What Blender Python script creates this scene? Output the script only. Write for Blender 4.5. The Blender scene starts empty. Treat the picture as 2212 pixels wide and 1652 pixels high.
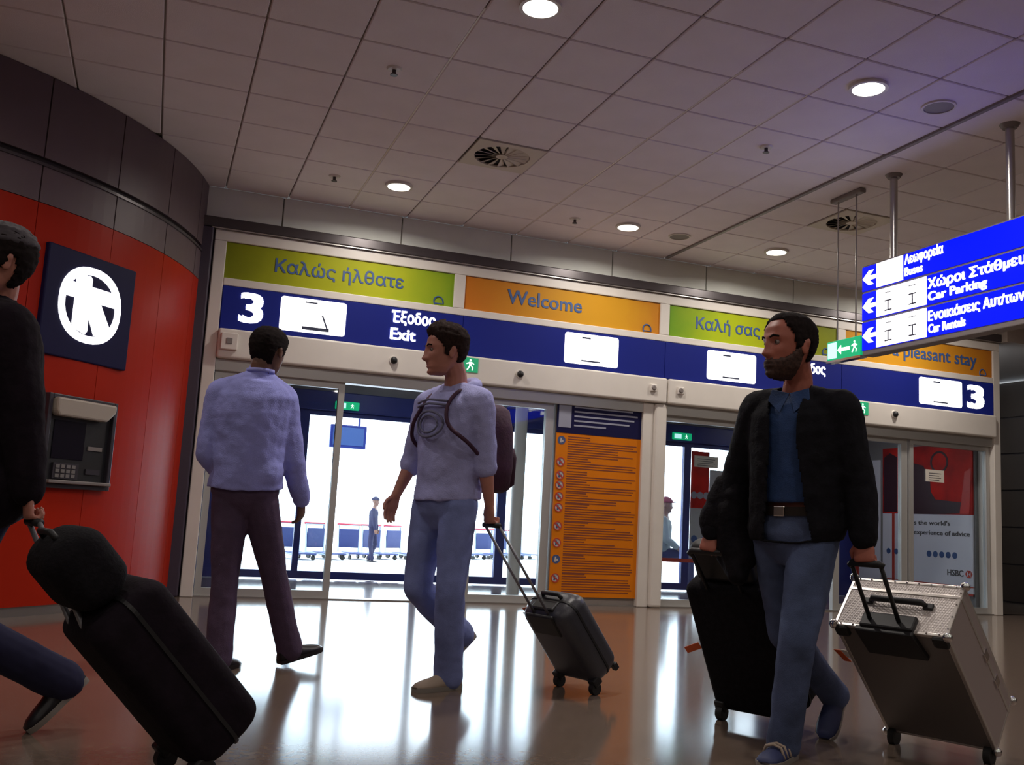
import bpy, bmesh, math, random
import numpy as np
from mathutils import Vector, Matrix
random.seed(4); np.random.seed(4)
V = Vector
scn = bpy.context.scene
col = scn.collection
# ------------------------------------------------------------------ camera
RX, RY, RZ, FPX = 0.1387, 0.055, -0.3485, 2091.0
cz, sz = math.cos(RZ), math.sin(RZ)
fw = V((-sz*math.cos(RX), cz*math.cos(RX), math.sin(RX)))
rt = V((cz, sz, 0)); up = rt.cross(fw)
r2 = rt*math.cos(RY) + up*math.sin(RY); u2 = up*math.cos(RY) - rt*math.sin(RY)
cam = bpy.data.cameras.new('camera'); camo = bpy.data.objects.new('camera', cam); col.objects.link(camo)
cam.sensor_fit = 'HORIZONTAL'; cam.sensor_width = 36; cam.lens = FPX/2212*36
cam.clip_start = .05; cam.clip_end = 300
camo.matrix_world = Matrix(((r2.x, u2.x, -fw.x, 0), (r2.y, u2.y, -fw.y, 0), (r2.z, u2.z, -fw.z, .872), (0, 0, 0, 1)))
scn.camera = camo
# ------------------------------------------------------------------ world, lights, exposure
scn.view_settings.view_transform = 'Standard'; scn.view_settings.look = 'None'
scn.view_settings.gamma = 1; scn.view_settings.use_curve_mapping = False
scn.view_settings.exposure = 0.0
wd = bpy.data.worlds.new('World'); scn.world = wd; wd.use_nodes = True
bg = wd.node_tree.nodes['Background']; bg.inputs[0].default_value = (.80, .90, 1, 1); bg.inputs[1].default_value = 7.5
LAMP_W = 30.0
def area(loc, size, power, color=(1, .92, .84), spread=math.radians(172)):
    l = bpy.data.lights.new('downlight_or_fill', 'AREA'); l.shape = 'DISK'; l.size = size; l.energy = power; l.color = color; l.spread = spread
    o = bpy.data.objects.new('downlight_or_fill', l); o.location = loc; col.objects.link(o); return o
CEIL = 3.876
LAMPS = [(1.874, 5.022), (4.257, 5.015), (1.882, 8.55), (4.285, 8.59), (6.065, 8.577)]
for x, y in LAMPS: area((x, y, CEIL-.035), .2, LAMP_W*(.64 if y > 8 else .95), spread=math.radians(165))
area((8.6, 10.7, 2.6), .3, 9, (1, .93, .88)); area((2.6, 10.7, 2.6), .3, 5, (.9, .95, 1))  # added fill lights inside the vestibule, without any fixture
# the same grid of ceiling lamps goes on over the hall around and behind the photographer
for x in (-5.3, -2.9, -.5, 1.88, 4.27, 8.4, 10.8):
    for y in (1.45, -2.1, -5.7):
        area((x, y, CEIL-.035), .2, LAMP_W*(.3 if x < 0 else .4))
for x, y in ((8.4, 5.02), (10.8, 5.02), (-.5, 5.02), (-2.9, 5.02), (8.4, 8.57)): area((x, y, CEIL-.035), .2, LAMP_W*(.45 if x < 0 else 1.0))
# ------------------------------------------------------------------ materials
MATS = {}
def mat(name, c, rough=.6, metal=0, noise=0, nscale=8, bump=0, bscale=60, emit=0, spec=.5, c2=None):
    if name in MATS: return MATS[name]
    m = bpy.data.materials.new(name); m.use_nodes = True; nt = m.node_tree; b = nt.nodes['Principled BSDF']
    b.inputs['Base Color'].default_value = (*c, 1); b.inputs['Roughness'].default_value = rough; b.inputs['Metallic'].default_value = metal
    b.inputs['Specular IOR Level'].default_value = spec
    tc = nt.nodes.new('ShaderNodeTexCoord')
    if noise or c2:
        n = nt.nodes.new('ShaderNodeTexNoise'); n.inputs['Scale'].default_value = nscale; n.inputs['Detail'].default_value = 4
        nt.links.new(tc.outputs['Object'], n.inputs['Vector'])
        r = nt.nodes.new('ShaderNodeValToRGB'); r.color_ramp.elements[0].position = .3; r.color_ramp.elements[1].position = .7
        a = c2 if c2 else tuple(max(0, x*(1-noise)) for x in c); d = c if c2 else tuple(min(1, x*(1+noise)) for x in c)
        r.color_ramp.elements[0].color = (*a, 1); r.color_ramp.elements[1].color = (*d, 1)
        nt.links.new(n.outputs['Fac'], r.inputs['Fac']); nt.links.new(r.outputs['Color'], b.inputs['Base Color'])
    if bump:
        n2 = nt.nodes.new('ShaderNodeTexNoise'); n2.inputs['Scale'].default_value = bscale
        nt.links.new(tc.outputs['Object'], n2.inputs['Vector'])
        bp = nt.nodes.new('ShaderNodeBump'); bp.inputs['Strength'].default_value = bump; bp.inputs['Distance'].default_value = .01
        nt.links.new(n2.outputs['Fac'], bp.inputs['Height']); nt.links.new(bp.outputs['Normal'], b.inputs['Normal'])
    if emit:
        b.inputs['Emission Color'].default_value = (*c, 1); b.inputs['Emission Strength'].default_value = emit
    MATS[name] = m; return m
def glass_mat(name, tint=(.93, .96, .97), refl=.09):
    m = bpy.data.materials.new(name); m.use_nodes = True; nt = m.node_tree; nt.nodes.clear()
    o = nt.nodes.new('ShaderNodeOutputMaterial'); t = nt.nodes.new('ShaderNodeBsdfTransparent'); g = nt.nodes.new('ShaderNodeBsdfGlossy')
    t.inputs['Color'].default_value = (*tint, 1); g.inputs['Roughness'].default_value = .02
    f = nt.nodes.new('ShaderNodeLayerWeight'); f.inputs['Blend'].default_value = .25
    mm = nt.nodes.new('ShaderNodeMath'); mm.operation = 'MULTIPLY_ADD'; mm.inputs[1].default_value = .5; mm.inputs[2].default_value = refl*.5
    mx = nt.nodes.new('ShaderNodeMixShader')
    nt.links.new(f.outputs['Fresnel'], mm.inputs[0]); nt.links.new(mm.outputs[0], mx.inputs[0])
    nt.links.new(t.outputs[0], mx.inputs[1]); nt.links.new(g.outputs[0], mx.inputs[2]); nt.links.new(mx.outputs[0], o.inputs[0])
    MATS[name] = m; return m
def ramp_mat(name, axis, stops, scale=1, offset=0, rough=.4, noise=.35):
    """print with a colour run along one object axis, broken up by noise"""
    m = bpy.data.materials.new(name); m.use_nodes = True; nt = m.node_tree; b = nt.nodes['Principled BSDF']; b.inputs['Roughness'].default_value = .55; b.inputs['Specular IOR Level'].default_value = .15
    tc = nt.nodes.new('ShaderNodeTexCoord'); sp = nt.nodes.new('ShaderNodeSeparateXYZ'); nt.links.new(tc.outputs['Object'], sp.inputs[0])
    ma = nt.nodes.new('ShaderNodeMath'); ma.operation = 'MULTIPLY_ADD'; ma.inputs[1].default_value = scale; ma.inputs[2].default_value = offset
    nt.links.new(sp.outputs[axis], ma.inputs[0])
    n = nt.nodes.new('ShaderNodeTexNoise'); n.inputs['Scale'].default_value = 2.2; n.inputs['Detail'].default_value = 5
    nt.links.new(tc.outputs['Object'], n.inputs['Vector'])
    ad = nt.nodes.new('ShaderNodeMath'); ad.operation = 'MULTIPLY_ADD'; ad.inputs[1].default_value = noise; nt.links.new(n.outputs['Fac'], ad.inputs[0])
    nt.links.new(ma.outputs[0], ad.inputs[2])
    r = nt.nodes.new('ShaderNodeValToRGB'); e = r.color_ramp.elements
    e[0].position, e[0].color = stops[0][0], (*stops[0][1], 1); e[1].position, e[1].color = stops[-1][0], (*stops[-1][1], 1)
    for p, c in stops[1:-1]:
        k = e.new(p); k.color = (*c, 1)
    nt.links.new(ad.outputs[0], r.inputs['Fac']); nt.links.new(r.outputs['Color'], b.inputs['Base Color'])
    MATS[name] = m; return m
mat('floor', (.175, .128, .100), .125, noise=.10, nscale=30, spec=.5)
mat('tile', (.84, .765, .775), .85, noise=.03, nscale=3, bump=.25, bscale=180)
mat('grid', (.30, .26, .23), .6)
mat('grid_highlight', (.70, .62, .52), .35)
mat('panel_grey', (.80, .82, .76), .6, noise=.04, nscale=3)
mat('darktrim', (.07, .058, .062), .32, metal=.3)
mat('white_metal', (.76, .71, .65), .42, noise=.03, nscale=4)
mat('drum_grey', (.13, .088, .098), .45, noise=.06, nscale=3)
mat('drum_orange', (.42, .022, .008), .36, noise=.05, nscale=2, spec=.08)
mat('drum_gap', (.02, .012, .014), .7)
mat('navy_strip', (.05, .035, .06), .5)
mat('bandblue', (.010, .017, .18), .5, emit=.14, spec=.15)
mat('lit_white', (1, 1, 1), .5, emit=1.6)
mat('lit_grey', (.04, .05, .10), .5)
mat('sign_blue', (0.0, .006, .95), .5, emit=.85, spec=.1)
mat('housing', (.24, .21, .20), .45, metal=.2)
mat('steel', (.45, .43, .41), .3, metal=.8)
mat('chrome', (.75, .74, .74), .12, metal=1)
mat('black', (.010, .010, .012), .5)
mat('black_fabric', (.008, .007, .010), .9, spec=.2, noise=.3, nscale=40, bump=.3, bscale=90)
mat('rubber', (.012, .012, .012), .6)
mat('lamp_glow', (1, .96, .88), .5, emit=14)
mat('lamp_trim', (.75, .70, .64), .35)
mat('vent_white', (.66, .60, .50), .5)
mat('vent_dark', (.012, .010, .012), .7)
mat('ink_blue', (.05, .11, .30), .5)
mat('ink_navy', (.015, .015, .06), .5)
mat('ink_brown', (.22, .05, .02), .6)
mat('notice_orange', (.72, .20, .006), .5, noise=.08, nscale=2, spec=.15)
mat('notice_navy', (.010, .009, .055), .5, spec=.15)
mat('notice_text', (.32, .33, .42), .6)
mat('icon_disc', (.55, .50, .48), .5)
mat('icon_blue', (.06, .09, .22), .5)
mat('icon_red', (.50, .05, .03), .5)
mat('exit_green', (0.0, .42, .17), .4, emit=.75)
mat('exit_pale', (.55, .95, .95), .4, emit=1.0)
mat('exit_white', (.9, 1, .95), .4, emit=1.1)
mat('sticker_green', (.02, .45, .20), .4, emit=.25)
mat('paper', (.75, .70, .62), .7)
mat('side_brown', (.040, .026, .018), .4, metal=.1, noise=.12, nscale=2)
mat('bulk_brown', (.30, .25, .215), .7)
mat('vest_white', (.46, .47, .50), .6)
mat('vest_blue', (.015, .03, .22), .4)
mat('vest_wall', (.24, .24, .25), .6)
mat('door_alu', (.50, .49, .47), .35, metal=.35)
mat('ground', (.72, .72, .72), .8, noise=.06, nscale=1)
mat('wall_plain', (.40, .36, .33), .8)
mat('poster_white', (.74, .74, .84), .4)
mat('poster_red', (.75, .02, .012), .5, c2=(.22, .010, .012), nscale=2.6, spec=.2)
mat('poster_dark', (.045, .012, .02), .4)
mat('poster_red2', (.60, .03, .02), .4)
mat('ink_grey', (.09, .09, .10), .6)
mat('glassdecal', (.42, .44, .48), .5)
glass_mat('glass')
ramp_mat('banner_green_a', 0, [(.0, (.22, .25, .012)), (.35, (.40, .42, .012)), (.62, (.47, .50, .02)), (1, (.14, .34, .02))], .40, -.15, noise=.3)
ramp_mat('banner_green_b', 0, [(.0, (.17, .36, .02)), (.25, (.40, .50, .012)), (.6, (.42, .46, .012)), (1, (.18, .22, .012))], .40, -.15, noise=.3)
ramp_mat('banner_orange_a', 0, [(.0, (.62, .19, .02)), (.5, (.62, .31, .02)), (.75, (.68, .33, .02)), (1, (.60, .17, .02))], .40, -.15, noise=.3)
ramp_mat('banner_orange_b', 0, [(.0, (.64, .30, .02)), (.5, (.64, .30, .02)), (.85, (.60, .22, .02)), (1, (.50, .13, .02))], .40, -.15, noise=.3)
# ------------------------------------------------------------------ mesh helpers
def ang(a): return math.radians(a)
class MB:
    def __init__(s, M=None): s.v = []; s.f = []; s.M = M
    def pts(s, vs, fs):
        b = len(s.v); M = s.M
        s.v += [tuple(M @ V(p)) if M else tuple(p) for p in vs]; s.f += [[b+i for i in f] for f in fs]
    def box(s, x0, x1, y0, y1, z0, z1):
        s.pts([(x0, y0, z0), (x1, y0, z0), (x1, y1, z0), (x0, y1, z0), (x0, y0, z1), (x1, y0, z1), (x1, y1, z1), (x0, y1, z1)],
              [(0, 3, 2, 1), (4, 5, 6, 7), (0, 1, 5, 4), (1, 2, 6, 5), (2, 3, 7, 6), (3, 0, 4, 7)]); return s
    def rings(s, R, cap=True):
        n = len(R[0]); vs = [p for r in R for p in r]; fs = []
        for i in range(len(R)-1):
            for j in range(n):
                k = (j+1) % n; fs.append((i*n+j, i*n+k, (i+1)*n+k, (i+1)*n+j))
        if cap: fs.append(tuple(range(n))[::-1]); fs.append(tuple((len(R)-1)*n+j for j in range(n)))
        s.pts(vs, fs); return s
    def tube(s, P, R, n=12):
        P = [V(p) for p in P]
        if not isinstance(R, (list, tuple)): R = [R]*len(P)
        rs = []; prev = None
        for i, p in enumerate(P):
            t = (P[min(i+1, len(P)-1)]-P[max(i-1, 0)]).normalized()
            a = prev if prev is not None else (V((0, 0, 1)) if abs(t.z) < .9 else V((1, 0, 0)))
            x = (a - t*a.dot(t)).normalized(); y = t.cross(x); prev = x
            rs.append([p+(x*math.cos(2*math.pi*j/n)+y*math.sin(2*math.pi*j/n))*R[i] for j in range(n)])
        return s.rings(rs)
    def ball(s, c, r, n=12, m=8):
        c = V(c); r = (r, r, r) if not isinstance(r, (tuple, list)) else r
        rs = []
        for i in range(m+1):
            a = -math.pi/2+math.pi*max(.02, min(m-.02, i))/m
            rs.append([c+V((r[0]*math.cos(a)*math.cos(2*math.pi*j/n), r[1]*math.cos(a)*math.sin(2*math.pi*j/n), r[2]*math.sin(a))) for j in range(n)])
        return s.rings(rs)
    def disc(s, c, ax, r0, r1, h, n=24):
        c = V(c); ax = V(ax).normalized()
        return s.tube([c, c+ax*h], [r0, r1], n)
    def prism(s, poly, o, ex, ey, ez, h):
        o, ex, ey, ez = V(o), V(ex), V(ey), V(ez); n = len(poly)
        a = [o+ex*x+ey*y for x, y in poly]; b = [p+ez*h for p in a]
        s.pts(a+b, [tuple(range(n))[::-1], tuple(range(n, 2*n))]+[(i, (i+1) % n, n+(i+1) % n, n+i) for i in range(n)]); return s
    def ring2d(s, o, ex, ey, ez, outer, inner, h):
        n = len(outer); o, ex, ey, ez = V(o), V(ex), V(ey), V(ez); vs = []
        for L, k in ((outer, 0), (inner, 0), (outer, h), (inner, h)): vs += [o+ex*x+ey*y+ez*k for x, y in L]
        fs = []
        for i in range(n):
            j = (i+1) % n
            fs += [(i, n+i, n+j, j), (2*n+i, 2*n+j, 3*n+j, 3*n+i), (i, j, 2*n+j, 2*n+i), (n+i, 3*n+i, 3*n+j, n+j)]
        s.pts(vs, fs); return s
    def mesh(s, name, off=V((0, 0, 0)), bevel=0, seg=2):
        me = bpy.data.meshes.new(name); me.from_pydata([tuple(V(p)-off) for p in s.v], [], s.f); 
        bm = bmesh.new(); bm.from_mesh(me)
        bmesh.ops.recalc_face_normals(bm, faces=bm.faces)
        if bevel: bmesh.ops.bevel(bm, geom=[e for e in bm.edges if len(e.link_faces) == 2 and e.calc_face_angle(0) > .5], offset=bevel, segments=seg, affect='EDGES', profile=.5)
        bm.to_mesh(me); bm.free(); return me
    def build(s, name, m, parent=None, smooth=False, bevel=0, seg=2, origin=None):
        off = ORG[parent.name] if parent else (V(origin) if origin else V((0, 0, 0)))
        me = s.mesh(name, off, bevel, seg); return link(me, name, m, parent, off, smooth)
ORG = {}
def link(me, name, m, parent, off, smooth=False):
    me.materials.clear(); me.materials.append(MATS[m] if isinstance(m, str) else m)
    if smooth:
        for p in me.polygons: p.use_smooth = True
        if smooth == 'auto':
            try: me.set_sharp_from_angle(angle=ang(40))
            except Exception: pass
    o = bpy.data.objects.new(name, me); col.objects.link(o)
    if parent: o.parent = parent
    else: o.location = off
    ORG[o.name] = V(off); return o
def tag(o, label, cat, group=None):
    o['label'] = label; o['category'] = cat
    if group: o['group'] = group
    return o
def thing(name, label, cat, loc=(0, 0, 0), group=None):
    o = bpy.data.objects.new(name, None); o.empty_display_size = .1; col.objects.link(o); o.location = loc; ORG[o.name] = V(loc); return tag(o, label, cat, group)
def struct(o): o['kind'] = 'structure'; return o
def copy_tree(o, loc, label):
    c = o.copy(); col.objects.link(c); c.location = loc; c['label'] = label; ORG[c.name] = V(loc)
    for ch in o.children:
        d = ch.copy(); col.objects.link(d); d.parent = c
        for g in ch.children:
            e = g.copy(); col.objects.link(e); e.parent = d
    return c
def text_mb(txt, o, ex, ey, ez, height=None, width=None, depth=.003, bold=0, align='LEFT'):
    """flat lettering: x along ex, upright along ey, standing out along ez; the outlines are filled by winding number"""
    from mathutils.geometry import delaunay_2d_cdt
    cu = bpy.data.curves.new('t', 'FONT'); cu.body = txt; cu.size = 1; cu.resolution_u = 3; cu.fill_mode = 'NONE'
    to = bpy.data.objects.new('t', cu); col.objects.link(to)
    dg = bpy.context.evaluated_depsgraph_get(); me = bpy.data.meshes.new_from_object(to.evaluated_get(dg))
    bpy.data.objects.remove(to); bpy.data.curves.remove(cu)
    vs = [V(v.co[:2]) for v in me.vertices]; es = [tuple(e.vertices) for e in me.edges]; bpy.data.meshes.remove(me)
    dE = [(min(e), max(e)) if abs(e[0]-e[1]) == 1 else (max(e), min(e)) for e in es]
    pv, _, tf, *_r = delaunay_2d_cdt(vs, es, [], 0, 1e-5)
    A = np.array([vs[i] for i, _ in dE]); B = np.array([vs[i] for _, i in dE])
    def wind(p):
        m = (A[:, 1] <= p.y) != (B[:, 1] <= p.y); a_, b_ = A[m], B[m]
        x = a_[:, 0]+(p.y-a_[:, 1])/(b_[:, 1]-a_[:, 1])*(b_[:, 0]-a_[:, 0])
        return int(np.sum(np.where(x > p.x, np.sign(b_[:, 1]-a_[:, 1]), 0)))
    tris = [t for t in tf if wind((pv[t[0]]+pv[t[1]]+pv[t[2]])/3)]
    x0 = min(p.x for p in vs); x1 = max(p.x for p in vs)
    sy = height; sx = (width/(x1-x0)) if width else sy
    if sy is None: sy = sx
    o, ex, ey, ez = V(o), V(ex), V(ey), V(ez); sh = -x0*sx
    if align == 'CENTER': sh -= (x1-x0)*sx/2
    cnt = {}
    for t in tris:
        for i in range(3):
            k = (t[i], t[(i+1) % 3]); cnt[k] = cnt.get(k, 0)+1
    rim = [k for k in cnt if (k[1], k[0]) not in cnt]; n = len(pv); mb = MB()
    fs = [list(t)[::-1] for t in tris]+[[i+n for i in t] for t in tris]+[[a_, b_, b_+n, a_+n] for a_, b_ in rim]
    for q, (a_, b_) in enumerate(((0, 0),) if not bold else ((-1, -.6), (1, -.6), (-1, .6), (1, .6))):
        mb.pts([o+ex*(p.x*sx+sh+a_*bold*sx)+ey*((p.y+b_*bold)*sy)+ez*h for h in (0, depth+.0004*q) for p in pv], fs)
    return mb
def join(*ms):
    r = MB()
    for m in ms: r.pts(m.v, m.f)
    return r
X, Y, Z = V((1, 0, 0)), V((0, 1, 0)), V((0, 0, 1))
def bez(a, b, n, f): return [f(a+(b-a)*i/n) for i in range(n+1)]
# ================================================================== STRUCTURE
FY = 9.47
struct(MB().box(-9, 14, -9, 9.62, -.12, 0).build('floor', 'floor'))
# ceiling: backing slab, tiles seen one by one, the rest joined
ceil = struct(MB().box(-9, 14, -9, 9.62, CEIL+.02, CEIL+.14).build('ceiling', 'grid'))
GX, GY, PX, PY = -.811, 5.317, .6, .5962
VENTS = [(2.489, 7.404), (6.089, 7.404)]
def inview(x, y, z, mx=60):
    d = V((x, y, z-.872)); q = d.dot(fw)
    if q < .3: return False
    a, b = 1106+FPX*d.dot(r2)/q, 826-FPX*d.dot(u2)/q
    return -mx < a < 2212+mx and -mx < b < 1652+mx
tile_me = MB().box(-.294, .294, -.292, .292, 0, .022).mesh('ceiling_tile', bevel=.006, seg=1)
rest = MB(); ntile = 0
for i in range(-14, 25):
    for j in range(-24, 7):
        cx, cy = GX+PX*(i+.5), GY+PY*(j+.5)
        if any(abs(cx-a) < .2 and abs(cy-b) < .2 for a, b in VENTS): continue
        if i == 10: pass
        if math.hypot(cx+3.272, cy-10.266) < 3.25: continue
        sees = any(inview(cx+a, cy+b, CEIL) for a in (-.3, .3) for b in (-.3, .3))
        if sees and ntile < 290:
            o = link(tile_me, 'ceiling_tile', 'tile', ceil, V((0, 0, 0))); o.location = (cx, cy, CEIL); ntile += 1
        else: rest.box(cx-.294, cx+.294, cy-.292, cy+.292, CEIL, CEIL+.022)
o = rest.build('ceiling_tile', 'tile', ceil); o['kind'] = 'stuff'
# main runner strip along the wide slot of the ceiling, and T bars with highlights put in as a paler colour
MB().box(5.172, 5.206, -9, 9.4, CEIL-.018, CEIL+.02).build('runner', 'housing', ceil)
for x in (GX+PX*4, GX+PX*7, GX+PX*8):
    MB().box(x-.005, x+.005, 5.2, 9.4, CEIL+.004, CEIL+.02).build('grid_bar', 'grid_highlight', ceil)
# outer shell of the hall
struct(MB().box(-9.1, -9, -9, 9.6, 0, CEIL+.1).build('wall_left', 'wall_plain'))
struct(MB().box(14, 14.1, -9, 12.4, 0, CEIL+.1).build('wall_right', 'wall_plain'))
struct(MB().box(-9, 14, -9.1, -9, 0, CEIL+.1).build('wall_rear', 'wall_plain'))
# back wall: core round the doors, panels of the frieze
wb = MB(); wb.box(-9, .33, 9.5, 9.62, 0, CEIL); wb.box(.33, 10.12, 9.5, 9.62, 2.2, CEIL); wb.box(3.98, 5.0, 9.525, 9.62, 0, 2.2)
wall_back = struct(wb.build('wall_back', 'grid'))
xs = [.10, .95]+[.95+1.2*k for k in range(1, 8)]+[10.12]
for a, b in zip(xs, xs[1:]): MB().box(a+.006, b-.006, 9.47, 9.5, 3.565, CEIL-.004).build('wall_panel', 'panel_grey', wall_back, bevel=.004, seg=1)
MB().box(.0, .335, 9.485, 9.5, 0, 3.5).build('wall_panel', 'navy_strip', wall_back)
t1 = struct(MB().box(.2, 10.12, 9.39, 9.5, 3.462, 3.562).build('trim_1', 'darktrim', bevel=.01))
MB().box(.3, 10.12, 9.40, 9.5, 3.452, 3.462).build('lip', 'steel', t1)
# white portal frame
def bx(name, m, x0, x1, z0, z1, y0=9.43, y1=9.52, par=None, bv=.008): return MB().box(x0, x1, y0, y1, z0, z1).build(name, m, par, bevel=bv)
portal = struct(bx('trim_2', 'white_metal', .335, 10.11, 3.345, 3.452))
bx('rail', 'white_metal', .45, 10.0, 2.915, 2.99, par=portal)
bx('post', 'white_metal', .335, .45, 0, 3.345, 9.43, 9.62, par=portal); bx('post', 'white_metal', 10.0, 10.11, 0, 3.345, 9.43, 9.7, par=portal)
for x in (2.735, 5.15, 7.565): bx('post', 'white_metal', x, x+.12, 2.99, 3.345, par=portal)
hdr = struct(MB().box(.45, 5.24, 9.38, 9.54, 2.215, 2.495).build('trim_3', 'white_metal', bevel=.02, seg=3))
hdr2 = struct(MB().box(5.26, 10.0, 9.38, 9.54, 2.215, 2.495).build('trim_4', 'white_metal', bevel=.02, seg=3))
for h_, a, b in ((hdr, .45, 5.24), (hdr2, 5.26, 10.0)):
    MB().box(a, b, 9.46, 9.6, 2.10, 2.215).build('track_cover', 'door_alu', h_, bevel=.006)
colu = struct(MB().box(4.99, 5.12, 9.45, 9.62, 0, 2.21).build('trim_5', 'white_metal', bevel=.01))
MB().box(5.12, 5.27, 9.41, 9.62, 0, 2.21).build('post_face', 'white_metal', colu, bevel=.03, seg=3)
MB().box(.45, 4.99, 9.47, 9.6, -.004, .012).build('threshold', 'steel', hdr)
MB().box(5.27, 10.0, 9.47, 9.6, -.004, .012).build('threshold', 'steel', hdr2)
# inner glass doors
def door(n, x0, x1, y, z1=2.1, fr='door_alu', w=.06, rail=.07, glass='glass', handle=False, d=.03):
    f = MB(); f.box(x0, x0+w, y-d, y+d, .012, z1); f.box(x1-w, x1, y-d, y+d, .012, z1); f.box(x0+w, x1-w, y-d, y+d, .012, .012+rail); f.box(x0+w, x1-w, y-d, y+d, z1-.06, z1)
    o = struct(f.build('door_%d' % n, fr))
    MB().box(x0+w, x1-w, y-.006, y+.006, .012+rail, z1-.06).build('pane', glass, o)
    if handle: MB().tube([(x0+.09, y-.05, .75), (x0+.09, y-.05, 1.35)], .014).build('door_handle', 'steel', o, True)
    return o
door(1, .46, 1.70, 9.53); door(2, 3.02, 3.96, 9.56, w=.09)
door(3, 5.28, 6.30, 9.56, w=.04); door(4, 7.60, 8.70, 9.56, w=.09); door(5, 8.72, 9.98, 9.53, w=.05)
# sliding leaves parked behind the fixed panes
# vestibule between the two rows of doors
OY = 12.0
struct(MB().box(.3, 10.2, 9.62, OY+.1, -.12, -.002).build('trim_6', 'floor'))
struct(MB().box(.3, 10.2, 9.62, OY+.1, 2.62, 2.72).build('trim_7', 'vest_white'))
struct(MB().box(.2, .35, 9.62, OY+.1, 0, 2.7).build('wall_side', 'vest_blue'))
struct(MB().box(9.95, 10.2, 9.7, OY+.1, 0, 2.7).build('wall_end', 'vest_wall'))
ow = MB(); ow.box(.3, 10.2, OY, OY+.1, 2.3, 2.7)
wall_outer = struct(ow.build('wall_outer', 'vest_wall'))
MB().box(.35, 9.95, OY-.05, OY+.1, 2.06, 2.3).build('navy_fascia', 'vest_blue', wall_outer, bevel=.01)
MB().box(.35, 1.05, OY, OY+.1, 0, 2.06).build('solid_panel', 'vest_blue', wall_outer); MB().box(1.05, 1.70, OY, OY+.1, 1.45, 2.06).build('solid_panel', 'vest_blue', wall_outer)
MB().box(5.25, 6.6, OY, OY+.1, 0, 2.06).build('solid_panel', 'vest_blue', wall_outer)
MB().box(8.35, 9.95, OY, OY+.1, 0, 2.06).build('solid_panel', 'vest_blue', wall_outer)
door(11, 1.05, 1.70, OY+.03, 1.45, 'vest_blue', .03, .09); door(6, 1.70, 3.2, OY+.03, 2.06, 'vest_blue', .045, .09); door(7, 3.2, 4.3, OY+.03, 2.06, 'vest_blue', .05, .09); door(8, 4.3, 5.25, OY+.03, 2.06, 'vest_blue', .07, .09)
door(9, 6.6, 7.05, OY+.03, 2.06, 'vest_blue', .04, .09); door(10, 7.05, 8.35, OY+.03, 2.06, 'vest_blue', .07, .09)
pil = struct(MB().tube([(4.04, 10.72, 0), (4.04, 10.72, 2.62)], .075, 20).build('trim_8', 'white_metal', smooth='auto'))
# a glazed side bay of the vestibule seen beside the pillar
# curved booth wall on the left
DC = V((-3.272, 10.266, 0)); DR = 3.60
def arc(mb, r0, r1, a0, a1, z0, z1, n=6):
    A = [ang(a0+(a1-a0)*i/n) for i in range(n+1)]; rs = []
    for a in A:
        c, s = math.cos(a), math.sin(a)
        rs.append([DC+V((r1*c, r1*s, z0)), DC+V((r1*c, r1*s, z1)), DC+V((r0*c, r0*s, z1)), DC+V((r0*c, r0*s, z0))])
    return mb.rings(rs)
drum = struct(arc(MB(), DR-.2, DR-.03, -150, 8, 0, CEIL+.01, 60).build('wall_curved', 'drum_gap'))
az = -17+11*3
seams = [-17+11*k for k in range(-12, 3)]
for a, b in zip(seams, seams[1:]):
    g = .09
    arc(MB(), DR-.03, DR, a+g, b-g, 3.265, CEIL-.005).build('upper_panel', 'drum_grey', drum)
    arc(MB(), DR-.03, DR, a+g, b-g, 2.935, 3.20).build('middle_panel', 'drum_grey', drum)
    arc(MB(), DR-.03, DR, a+g*.5, b-g*.5, .07, 2.93).build('orange_panel', 'drum_orange', drum)
arc(MB(), DR-.02, DR+.012, -150, 8, 3.2, 3.222, 60).build('ledge', 'darktrim', drum)
arc(MB(), DR-.03, DR-.012, -150, 8, 0, .07, 60).build('kick_plate', 'steel', drum)
# tall dark trim in the corner between booth and portal
struct(MB().box(.19, .32, 9.40, 9.48, 0, 3.46).build('trim_9', 'navy_strip', bevel=.015))
# right: dark side wall beyond the portal, with boards and a bulkhead above
wr = struct(MB().box(12.6, 12.7, -2, 12.4, 0, 3.4).build('wall_far', 'drum_gap'))
for k in range(6):
    for j in range(5):
        MB().box(12.57, 12.6, 12.4-1.2*(j+1)+.006, 12.4-1.2*j-.006, .02+.57*k, .57*(k+1)).build('wall_panel', 'side_brown', wr, bevel=.004, seg=1)
wr2 = struct(MB().box(10.12, 12.6, 12.3, 12.4, 0, 3.4).build('wall_recess', 'drum_gap'))
for k in range(6):
    for j in range(2):
        MB().box(10.14+1.22*j, 10.14+1.22*(j+1)-.01, 12.27, 12.3, .02+.57*k, .57*(k+1)).build('wall_panel', 'side_brown', wr2, bevel=.004, seg=1)
struct(MB().box(10.12, 14, 9.5, 12.4, -.12, 0).build('trim_10', 'floor'))
struct(MB().box(10.11, 14, 9.3, 12.4, 3.455, CEIL+.1).build('trim_11', 'bulk_brown'))
struct(MB().box(10.6, 14, 5.5, 9.3, 3.455, CEIL+.02).build('trim_12', 'bulk_brown'))
# outdoors
struct(MB().box(-60, 80, OY+.1, 120, -.14, -.02).build('trim_13', 'ground'))
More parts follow.
